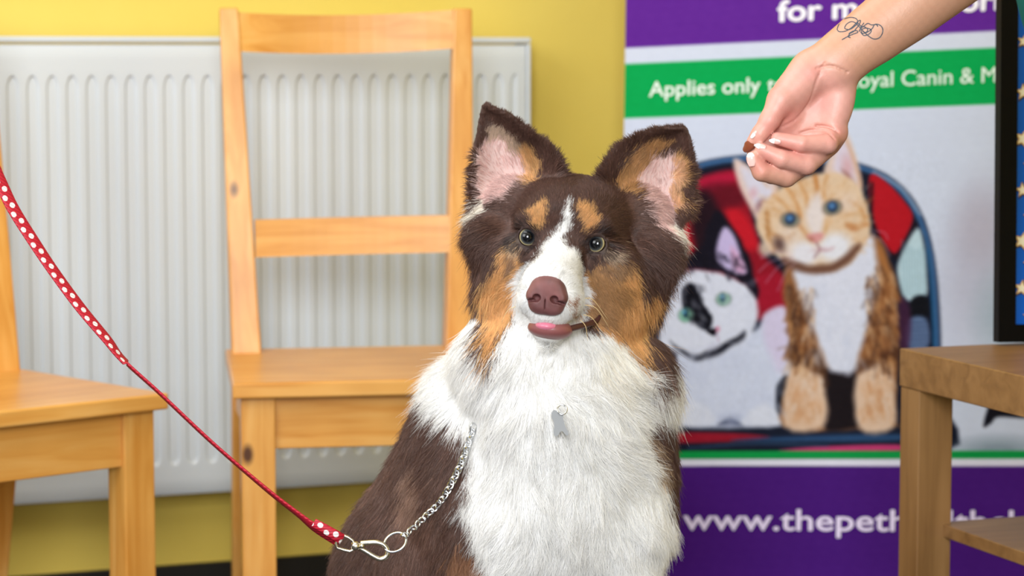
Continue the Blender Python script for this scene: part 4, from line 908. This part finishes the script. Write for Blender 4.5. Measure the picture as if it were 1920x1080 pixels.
# rest of the body, out of the picture: upper arm, head, legs
rest = Sculpt((.36, 1.75, -.01), (.98, 2.62, 1.72), .011)
ELB = Hh(1990, -215, -30); SHO = np.array([.60, 2.30, 1.33]); OFF = np.array([.024, .12, 0.]); ELB = ELB-OFF
rest.cone(ELB+np.array([-.01, 0, -.008]), SHO, .034, .048, .02)
rest.ell((.60, 2.08, 1.04), (.13, .17, .20), None, .03); rest.ell((.60, 2.08, 1.28), (.12, .20, .13), None, .05); rest.cone((.59, 2.08, 1.36), (.56, 2.08, 1.48), .052, .05, .03)
rest.ell((.54, 2.08, 1.575), (.095, .078, .115), None, .02); rest.ell((.455, 2.08, 1.56), (.02, .014, .016), None, .012)
rest.cone(np.array([.60, 1.88, 1.33]), np.array([.66, 1.82, 1.06]), .048, .038, .02); rest.cone(np.array([.66, 1.82, 1.06]), np.array([.60, 1.84, .86]), .036, .028, .02); rest.ell((.585, 1.85, .79), (.022, .035, .075), None, .015)
for y in (1.99, 2.17):
    rest.cone((.68, y, .88), (.69, y, .47), .085, .055, .04); rest.cone((.69, y, .47), (.74, y, .08), .055, .036, .02); rest.ell((.69, y, .035), (.115, .042, .036), None, .02)
Vr, Fr_ = rest.mesh(2); Vr = Vr+OFF; Fr_ = outward(Vr-OFF, Fr_, rest)
VV = np.vstack([Va, Vr]); FF = np.vstack([Fa, Fr_+len(Va)])
mp_ = fast_mesh('person_body', VV, FF)
SK, PK, PK2, CREASE = lin(194, 144, 116), lin(210, 152, 138), lin(204, 128, 118), lin(196, 112, 100)
q = proj(VV); X, Y = q[:, 0], q[:, 1]
palm = np.clip((np.hypot((X-1510)/120, (Y-215)/95) < 1.25)*1.0, 0, 1)
tpl = np.clip(1-(np.hypot((X-1505)/125, (Y-225)/120)-.75)/.5, 0, 1)[:, None]
skin = SK*(1-tpl)+PK*tpl
blot = np.clip(np.sin(X*.05+Y*.03)*np.sin(Y*.06-X*.02+2), 0, 1)[:, None]*tpl
skin = skin*(1-.5*blot)+PK2*.5*blot
tips = np.zeros(len(VV))
for x, y in ((1470, 262), (1440, 292), (1425, 312), (1445, 240), (1480, 215)): tips = np.maximum(tips, np.clip(1-np.hypot(X-x, Y-y)/34, 0, 1))
skin = skin*(1-.55*tips[:, None])+PK2*.55*tips[:, None]
skin *= (1+.03*np.sin(X*.31)*np.sin(Y*.27))[:, None]
set_col(mp_, 'skin', np.clip(skin, 0, 1))
skm = attr_mat('skin', 'skin', .45, Subsurface_Weight=.12, Subsurface_Scale=.01); skm.node_tree.nodes['Principled BSDF'].inputs['Subsurface Radius'].default_value = (1, .35, .2)
n, l, b = nt(skm); nn_ = n.new('ShaderNodeTexNoise'); nn_.inputs['Scale'].default_value = 420; nn_.inputs['Detail'].default_value = 4; bp = n.new('ShaderNodeBump'); bp.inputs['Strength'].default_value = .16; bp.inputs['Distance'].default_value = .0012
tc = n.new('ShaderNodeTexCoord'); l.new(tc.outputs['Object'], nn_.inputs['Vector']); l.new(nn_.outputs['Fac'], bp.inputs['Height']); l.new(bp.outputs[0], b.inputs['Normal'])
per = link('person', mp_, skm, None, True); tag(per, 'person in a teal top reaching down a bare tattooed forearm to offer a treat', 'person')
# finger nails with white tips
nail_m = mat('nail_bed', L4(236, 184, 176), .2); tip_m = mat('nail_white_tip', L4(250, 248, 246), .2)
def skin_at(x, y):
    ds = np.arange(90, -70, -.5); v = arm.value(np.array([Hh(x, y, q) for q in ds])); i = int(np.argmax(v < 0)); return Hh(x, y, ds[i]) if v[i] < 0 else None
def nail(bx, by, tx, ty, wpx, ext, frac, bed=True):
    "nail lying on the skin from (bx, by) to the finger end (tx, ty), tip running on by ext"
    nu_, nv_ = 11, 16; d = np.array([tx-bx, ty-by], float); Ln = np.hypot(*d); d /= Ln; s = np.array([-d[1], d[0]]); grid = []; last = None
    for j in range(nv_):
        t = j/(nv_-1)*(1+ext/Ln); row = []
        for i in range(nu_):
            e = 2*i/(nu_-1)-1; tt = t*Ln; w = wpx/2*(1-.12*t) * (math.sqrt(max(.06, 1-max(0, (t-.62)/.5)**2)) if t > .62 and True else min(1, .55+t*1.4))
            x, y = bx+d[0]*tt+s[0]*w*e, by+d[1]*tt+s[1]*w*e; row.append((x, y, e))
        grid.append(row)
    pts = []
    for j, row in enumerate(grid):
        r_ = []
        for i, (x, y, e) in enumerate(row):
            p = skin_at(x, y); r_.append(p)
        pts.append(r_)
    good = [p for r_ in pts for p in r_ if p is not None]
    if not good: return
    dm = np.array(good); cz = np.median((dm-CC)@CF)
    bm = bmesh.new(); vs = []
    for j, r_ in enumerate(pts):
        v_ = []
        for i, p in enumerate(r_):
            x, y, e = grid[j][i]
            zc = (p-CC)@CF if p is not None else cz+.0006*e*e*3
            zc = min(zc, cz+.003); zc = zc*.55+cz*.45+.0007*e*e
            v_.append(bm.verts.new(CC+(zc-.0009)*ray(x, y)))
        vs.append(v_)
    for j in range(nv_-1):
        for i in range(nu_-1):
            f = bm.faces.new((vs[j][i], vs[j][i+1], vs[j+1][i+1], vs[j+1][i])); f.material_index = 1 if (j+.5)/(nv_-1) > frac else 0
    bmesh.ops.recalc_face_normals(bm, faces=bm.faces); bmesh.ops.solidify(bm, geom=bm.faces[:], thickness=.0005)
    me = bpy.data.meshes.new('fingernail'); bm.to_mesh(me); bm.free(); o = link('fingernail', me, [nail_m, tip_m], per, True); return o
nail(1464, 266, 1446, 264, 10, 4, .5); nail(1436, 277, 1418, 273, 10, 4, .5); nail(1410, 312, 1407, 289, 17, 2, .7); nail(1419, 246, 1409, 258, 6, 1, .4)
# tattoo: fine ink lines laid on the skin of the inner wrist
inkm = mat('tattoo_ink', L4(52, 62, 74), .6)
bm = bmesh.new()
def ink(pts, w):
    P = spline(np.array(pts, float), max(24, 8*len(pts))); prev = None
    for i in range(len(P)):
        a = P[max(i-1, 0)]; c = P[min(i+1, len(P)-1)]; t_ = c-a; t_ /= np.hypot(*t_)+1e-9; s_ = np.array([-t_[1], t_[0]])*w/2
        pa_, pb_ = skin_at(*(P[i]+s_)), skin_at(*(P[i]-s_))
        if pa_ is None or pb_ is None: prev = None; continue
        cur = (bm.verts.new(pa_-CF*.0003), bm.verts.new(pb_-CF*.0003))
        if prev: bm.faces.new((prev[0], prev[1], cur[1], cur[0]))
        prev = cur
def zi(L_): return [(1360+x/3, y/3) for x, y in L_]
for L_ in ([(628, 165), (640, 135), (668, 108), (705, 98), (735, 105), (745, 125), (730, 145), (700, 165), (672, 160), (680, 138), (706, 122), (730, 128), (752, 150), (790, 190), (830, 218), (862, 215), (882, 190), (884, 160), (866, 140), (840, 138), (826, 160), (800, 180), (772, 188), (764, 170), (790, 158), (820, 168), (810, 190), (780, 200), (760, 180)],
           [(628, 165), (640, 178), (672, 176), (704, 160), (728, 138), (748, 118), (760, 116), (752, 140), (736, 160), (720, 178), (694, 190), (716, 176), (738, 172), (744, 182), (724, 190), (700, 200), (676, 212), (655, 224)],
           [(745, 130), (770, 150), (800, 132), (822, 140), (848, 138), (858, 150)], [(752, 172), (776, 150), (800, 165), (790, 182), (770, 176)], [(780, 128), (764, 150), (752, 178)], [(704, 212), (690, 206), (700, 190)]): ink(zi(L_), 1.9)
bm_obj('tattoo', bm, inkm, per)
# clothing and hair
teal = mat('teal_fabric', L4(0, 96, 92), .8); n, l, b = nt(teal); b.inputs['Specular IOR Level'].default_value = .1
top = Sculpt((.34, 1.70, .78), (.98, 2.60, 1.50), .009)
top.ell((.580, 2.08, 1.07), (.168, .205, .235), None, .03); top.ell((.60, 2.08, 1.27), (.145, .225, .15), None, .06); top.ell((.66, 2.08, .92), (.145, .19, .13), None, .05)
top.cone(SHO+np.array([0, -.04, 0]), ELB*.55+SHO*.45, .085, .074, .03); top.cone(np.array([.60, 1.88, 1.33]), np.array([.635, 1.84, 1.18]), .08, .07, .03)
top.cone((.59, 2.08, 1.38), (.55, 2.08, 1.52), .066, .062, .0, True)
Vt, Ft = top.mesh(2); Ft = outward(Vt, Ft, top); Vt = Vt+OFF; link('tunic', fast_mesh('tunic', Vt, Ft), teal, per, True)
tr = Sculpt((.52, 1.82, .04), (.90, 2.34, 1.0), .010)
tr.ell((.68, 2.08, .88), (.13, .175, .11), None, .02)
for y in (1.99, 2.17): tr.cone((.68, y, .86), (.69, y, .47), .098, .072, .03); tr.cone((.69, y, .47), (.74, y, .08), .072, .056, .02)
Vt, Ft = tr.mesh(2); Ft = outward(Vt, Ft, tr); Vt = Vt+OFF; link('trousers', fast_mesh('trousers', Vt, Ft), mat('navy_trousers', L4(34, 38, 56), .8), per, True)
hr = Sculpt((.40, 1.95, 1.36), (.74, 2.21, 1.74), .008)
hr.ell((.555, 2.08, 1.60), (.105, .090, .118), None, .01); hr.ell((.62, 2.08, 1.54), (.075, .085, .14), None, .03); hr.ell((.46, 2.08, 1.55), (.055, .09, .085), None, .01, True)
Vt, Ft = hr.mesh(2); Ft = outward(Vt, Ft, hr); Vt = Vt+OFF; link('hair', fast_mesh('hair', Vt, Ft), mat('brown_hair', L4(86, 58, 40), .55), per, True)
# treat
tr_ = Sculpt(Hh(1405, 277, 30)-.02, Hh(1405, 277, 30)+.02, .0006)
for x, y, d, r in ((1404, 275, 30, 9), (1399, 280, 28, 6.5), (1411, 271, 30, 7.5), (1402, 270, 32, 6)): tr_.ell(Hh(x, y, d), np.array([r, r*.85, r])*hp, None, 3*hp)
Vt, Ft = tr_.mesh(1); Ft = outward(Vt, Ft, tr_); tm = mat('treat_brown', L4(158, 82, 50), .4); n, l, b = nt(tm); nn_ = n.new('ShaderNodeTexNoise'); nn_.inputs['Scale'].default_value = 500; bp = n.new('ShaderNodeBump'); bp.inputs['Strength'].default_value = .7; bp.inputs['Distance'].default_value = .002; l.new(nn_.outputs['Fac'], bp.inputs['Height']); l.new(bp.outputs[0], b.inputs['Normal'])
t_o = link('dog_treat', fast_mesh('dog_treat', Vt, Ft), tm, None, True); tag(t_o, 'small reddish brown dog treat pinched between the fingertips', 'treat')
# ------------------------------------------------------------------ lead, chain collar, tag
def dogd(x, y):
    "how far in front of the face plane the dog's skin lies on this view line"
    ds = np.arange(200, -420, -3.); v = dog.value(np.clip(np.array([K(x, y, q) for q in ds]), dog.lo+.01, dog.lo+(dog.n-3)*dog.h)); i = int(np.argmax(v < 0)); return ds[i] if v[i] < 0 else -200
lead = empty('dog_lead'); tag(lead, 'thin red dog lead with white polka dots stretching to the clip by the dog', 'lead')
LP = [(-160, 40), (-60, 210), (0, 340), (25, 392), (60, 448), (100, 508), (150, 576), (200, 636), (232, 676), (300, 738), (400, 832), (500, 918), (560, 965), (592, 990), (637, 1016)]
LD = [60, 60, 60, 60, 58, 56, 54, 52, 50, 46, 42, 38, 36, 34, 32]
LW = [30, 27, 24, 23, 22, 20, 19, 16, 10, 9, 10, 12, 14, 20, 26]
ns = 260; pth = spline(np.array([(a, b_, c, w) for (a, b_), c, w in zip(LP, LD, LW)]), ns)
bm = bmesh.new(); uvl = bm.loops.layers.uv.new('uv'); rings = []; dist = np.r_[0, np.cumsum(np.hypot(*np.diff(pth[:, :2], axis=0).T))]
full = 27.; flip_i = int(np.argmin(np.hypot(pth[:, 0]-238, pth[:, 1]-682)))
for i in range(ns):
    a = pth[max(i-1, 0)]; c = pth[min(i+1, ns-1)]; t_ = (c-a)[:2]; t_ /= np.hypot(*t_); s2 = np.array([-t_[1], t_[0]])       # points down-left of the run
    x, y, d, w = pth[i]; cs = min(1, max(.24, (w-4)/full))*(1 if i < flip_i else -1); sn = math.sqrt(1-cs*cs)
    wd = (CR*s2[0]-CU*s2[1])*cs+CF*sn*-1; wd /= np.linalg.norm(wd); tg = CR*t_[0]-CU*t_[1]; nd = np.cross(wd, tg); nd /= np.linalg.norm(nd)
    if i == 0: sg_ = -1 if nd@CF > 0 else 1
    nd = nd*sg_
    c0 = K(x, y, d); hw, ht = full/2*px_, 2.3*px_
    rings.append([bm.verts.new(c0+wd*e*hw+nd*f*ht) for e, f in ((-1, .3), (-.9, 1), (-.3, 1), (.3, 1), (.9, 1), (1, .3), (1, -.3), (.9, -1), (-.9, -1), (-1, -.3))])
uu = [0, .05, .35, .65, .95, 1, 3, 3.05, 3.95, 4]
for i in range(ns-1):
    A, B = rings[i], rings[i+1]
    for k in range(10):
        k2 = (k+1) % 10; f = bm.faces.new((A[k], A[k2], B[k2], B[k]))
        ua, ub = uu[k], (uu[k2] if k < 9 else 4.); ub = ub if k != 5 else 1.02
        for lp_, (u_, v_) in zip(f.loops, ((ua, dist[i]), (ub, dist[i]), (ub, dist[i+1]), (ua, dist[i+1]))): lp_[uvl].uv = (u_, v_/34.)
bm.faces.new(rings[0][::-1]); bm.faces.new(rings[-1])
redm = mat('red_webbing', L4(196, 16, 48), .55); n, l, b = nt(redm)
uv = n.new('ShaderNodeUVMap'); uv.uv_map = 'uv'; sx = n.new('ShaderNodeSeparateXYZ'); l.new(uv.outputs[0], sx.inputs[0])
def mth(op, a, b_=None):
    q = n.new('ShaderNodeMath'); q.operation = op
    for i, v in enumerate((a, b_)):
        if v is None: continue
        if isinstance(v, (int, float)): q.inputs[i].default_value = v
        else: l.new(v, q.inputs[i])
    return q.outputs[0]
def dots(u0, ph):
    fv = mth('SUBTRACT', mth('FRACT', mth('ADD', sx.outputs['Y'], ph)), .5); fu = mth('MULTIPLY', mth('SUBTRACT', sx.outputs['X'], u0), full/34.)
    return mth('LESS_THAN', mth('SQRT', mth('ADD', mth('MULTIPLY', fv, fv), mth('MULTIPLY', fu, fu))), .165)
dm = mth('MULTIPLY', mth('MAXIMUM', dots(.48, 0), dots(.76, .5)), mth('LESS_THAN', sx.outputs['X'], .94)); mx = n.new('ShaderNodeMix'); mx.data_type = 'RGBA'; mx.inputs['A'].default_value = L4(190, 14, 46); mx.inputs['B'].default_value = L4(246, 236, 238)
l.new(dm, mx.inputs['Factor'])
wv_ = n.new('ShaderNodeTexWave'); wv_.bands_direction = 'DIAGONAL'; wv_.inputs['Scale'].default_value = 2.2; l.new(uv.outputs[0], wv_.inputs['Vector'])
m2 = n.new('ShaderNodeMix'); m2.data_type = 'RGBA'; m2.blend_type = 'MULTIPLY'; m2.inputs['Factor'].default_value = .35; l.new(mx.outputs['Result'], m2.inputs['A']); l.new(wv_.outputs['Color'], m2.inputs['B']); l.new(m2.outputs['Result'], b.inputs['Base Color'])
bp = n.new('ShaderNodeBump'); bp.inputs['Strength'].default_value = .5; bp.inputs['Distance'].default_value = .0006; l.new(wv_.outputs['Fac'], bp.inputs['Height']); l.new(bp.outputs[0], b.inputs['Normal'])
bm_obj('webbing', bm, redm, lead, True)
# folded end of the webbing, sewn back round the wire loop
bm = bmesh.new(); uvl = bm.loops.layers.uv.new('uv')
fold = [(588, 980), (606, 990), (624, 1001), (642, 1012)]; rows = []
for i, (x, y) in enumerate(fold):
    s2 = np.array([-.5, .87]); d = 44-2*i; hw = 8.5+2.5*i/3
    rows.append([bm.verts.new(K(x+s2[0]*hw*e, y+s2[1]*hw*e, d+q_)) for e, q_ in ((-1, 0), (-.8, 3), (.8, 3), (1, 0), (.8, -3), (-.8, -3))])
for i in range(3):
    for k in range(6):
        k2 = (k+1) % 6; f = bm.faces.new((rows[i][k], rows[i][k2], rows[i+1][k2], rows[i+1][k])); us_ = [.2, .25, .9, 1, .9, .2]
        for lp_, (u_, v_) in zip(f.loops, ((us_[k], i*.62), (us_[k2], i*.62), (us_[k2], i*.62+.62), (us_[k], i*.62+.62))): lp_[uvl].uv = (u_, v_+.1)
bm.faces.new(rows[0][::-1]); bm.faces.new(rows[-1]); bm_obj('folded_end', bm, redm, lead, True)
bm = bmesh.new(); tube(bm, [K(x, y, 38) for x, y in ((640, 1003), (652, 1007), (661, 1013), (665, 1021), (664, 1030), (656, 1034), (644, 1031), (632, 1027), (630, 1020), (634, 1010))], 3.1*px_, 10, True); bm_obj('wire_loop', bm, NICKEL, lead, True)
bm = bmesh.new(); tube(bm, [K(*q) for q in ((659, 1023.5, 38), (664, 1023.8, 38), (670, 1024.2, 38), (676, 1024.6, 38))], [6.5*px_, 8.5*px_, 8.5*px_, 6*px_], 16); bm_obj('swivel', bm, NICKEL, lead, True)
bm = bmesh.new(); hk = spline([(676, 1019, 38), (692, 1017.5, 39), (708, 1017.5, 39), (720, 1022, 39), (727, 1032, 39), (725, 1043, 39), (714, 1048, 39), (702, 1043.5, 39), (688, 1035, 38), (676, 1028, 38)], 60)
tube(bm, [K(*q) for q in hk], 4.9*px_, 12); bm_obj('snap_hook', bm, NICKEL, lead, True)
bm = bmesh.new(); bmesh.ops.create_uvsphere(bm, u_segments=16, v_segments=10, radius=5.2*px_); o = bm_obj('pivot_rivet', bm, NICKEL, lead, True); o.location = K(679, 1024, 42)

col_ = empty('chain_collar'); tag(col_, 'silver chain slip collar hanging from the dog\'s ruff to the lead clip', 'collar')
bm = bmesh.new(); th = np.linspace(0, 2*math.pi, 48, endpoint=False); ca_, sa_ = math.cos(math.radians(-32)), math.sin(math.radians(-32))
tube(bm, [K(741+22*math.cos(a)*ca_-16.5*math.sin(a)*sa_, 1017+22*math.cos(a)*sa_+16.5*math.sin(a)*ca_, 40+10*math.sin(a)) for a in th], 2.4*px_, 10, True); bm_obj('end_ring', bm, METAL, col_, True)
cp = [(760, 1003), (775, 991), (800, 967), (828, 938), (848, 904), (866, 866), (879, 830), (886, 808), (890, 792)]
cpts = spline([(x, y, 0) for x, y in cp], 400); cl = np.r_[0, np.cumsum(np.hypot(*np.diff(cpts[:, :2], axis=0).T))]
dd = np.array([max(dogd(x, y), -150)+26 for x, y, _ in cpts[::20]]); dd = np.interp(np.arange(400), np.arange(0, 400, 20), dd); dd = np.convolve(np.pad(dd, 40, 'edge'), np.ones(81)/81, 'valid'); dd = dd-np.clip((np.arange(400)-330)/70, 0, 1)*10; dd = np.interp(np.arange(400), [0, 60, 399], [40, 40, 0])*np.clip(1-np.arange(400)/120, 0, 1)+dd*np.clip(np.arange(400)/120, 0, 1)
bm = bmesh.new(); s_ = 0; k = 0
while s_ < cl[-1]-4:
    i = int(np.interp(s_, cl, np.arange(400))); j = min(i+8, 399); P = K(cpts[i][0], cpts[i][1], dd[i]); Q = K(cpts[j][0], cpts[j][1], dd[j]); t_ = Q-P; t_ /= np.linalg.norm(t_)
    s1 = np.cross(t_, CF); s1 /= np.linalg.norm(s1); s2_ = np.cross(t_, s1); r_ = math.radians(28 if k % 2 else -38); sd = s1*math.cos(r_)+s2_*math.sin(r_)
    tube(bm, [P+t_*(8.6*px_*math.cos(a))+sd*(6.2*px_*math.sin(a))+s2_*(1.6*px_*math.sin(2*a)) for a in np.linspace(0, 2*math.pi, 20, endpoint=False)], 1.9*px_, 8, True)
    s_ += 10.6; k += 1
bm_obj('chain', bm, METAL, col_, True)

idt = empty('identity_tag'); tag(idt, 'small grey metal bone shaped identity tag hanging in the white chest fur', 'identity tag')
td = dogd(1048, 795)+46
bm = bmesh.new(); ol = spline([(1034, 775), (1038, 769), (1045, 771), (1050, 774), (1055, 776), (1056, 784), (1059, 796), (1064, 808), (1066, 815), (1061, 816), (1055, 809), (1050, 810), (1046, 817), (1040, 817), (1038, 810), (1039, 800), (1038, 790), (1034, 783), (1034, 775)], 60)[:-1]
fr_ = [bm.verts.new(K(x, y, td+(x-1048)*.5)) for x, y in ol]; bk = [bm.verts.new(K(x, y, td+(x-1048)*.5-3.4)) for x, y in ol]
bm.faces.new(fr_); bm.faces.new(bk[::-1])
for i in range(len(ol)): j = (i+1) % len(ol); bm.faces.new((fr_[i], bk[i], bk[j], fr_[j]))
bm_obj('bone_plate', bm, mat('brushed_steel', L4(168, 170, 172), .42, .55), idt)
bm = bmesh.new(); tube(bm, [K(1054+9*math.cos(a), 768+9*math.sin(a), td+3+4*math.sin(a)) for a in np.linspace(0, 2*math.pi, 32, endpoint=False)], 1.5*px_, 8, True); bm_obj('split_ring', bm, METAL, idt, True)
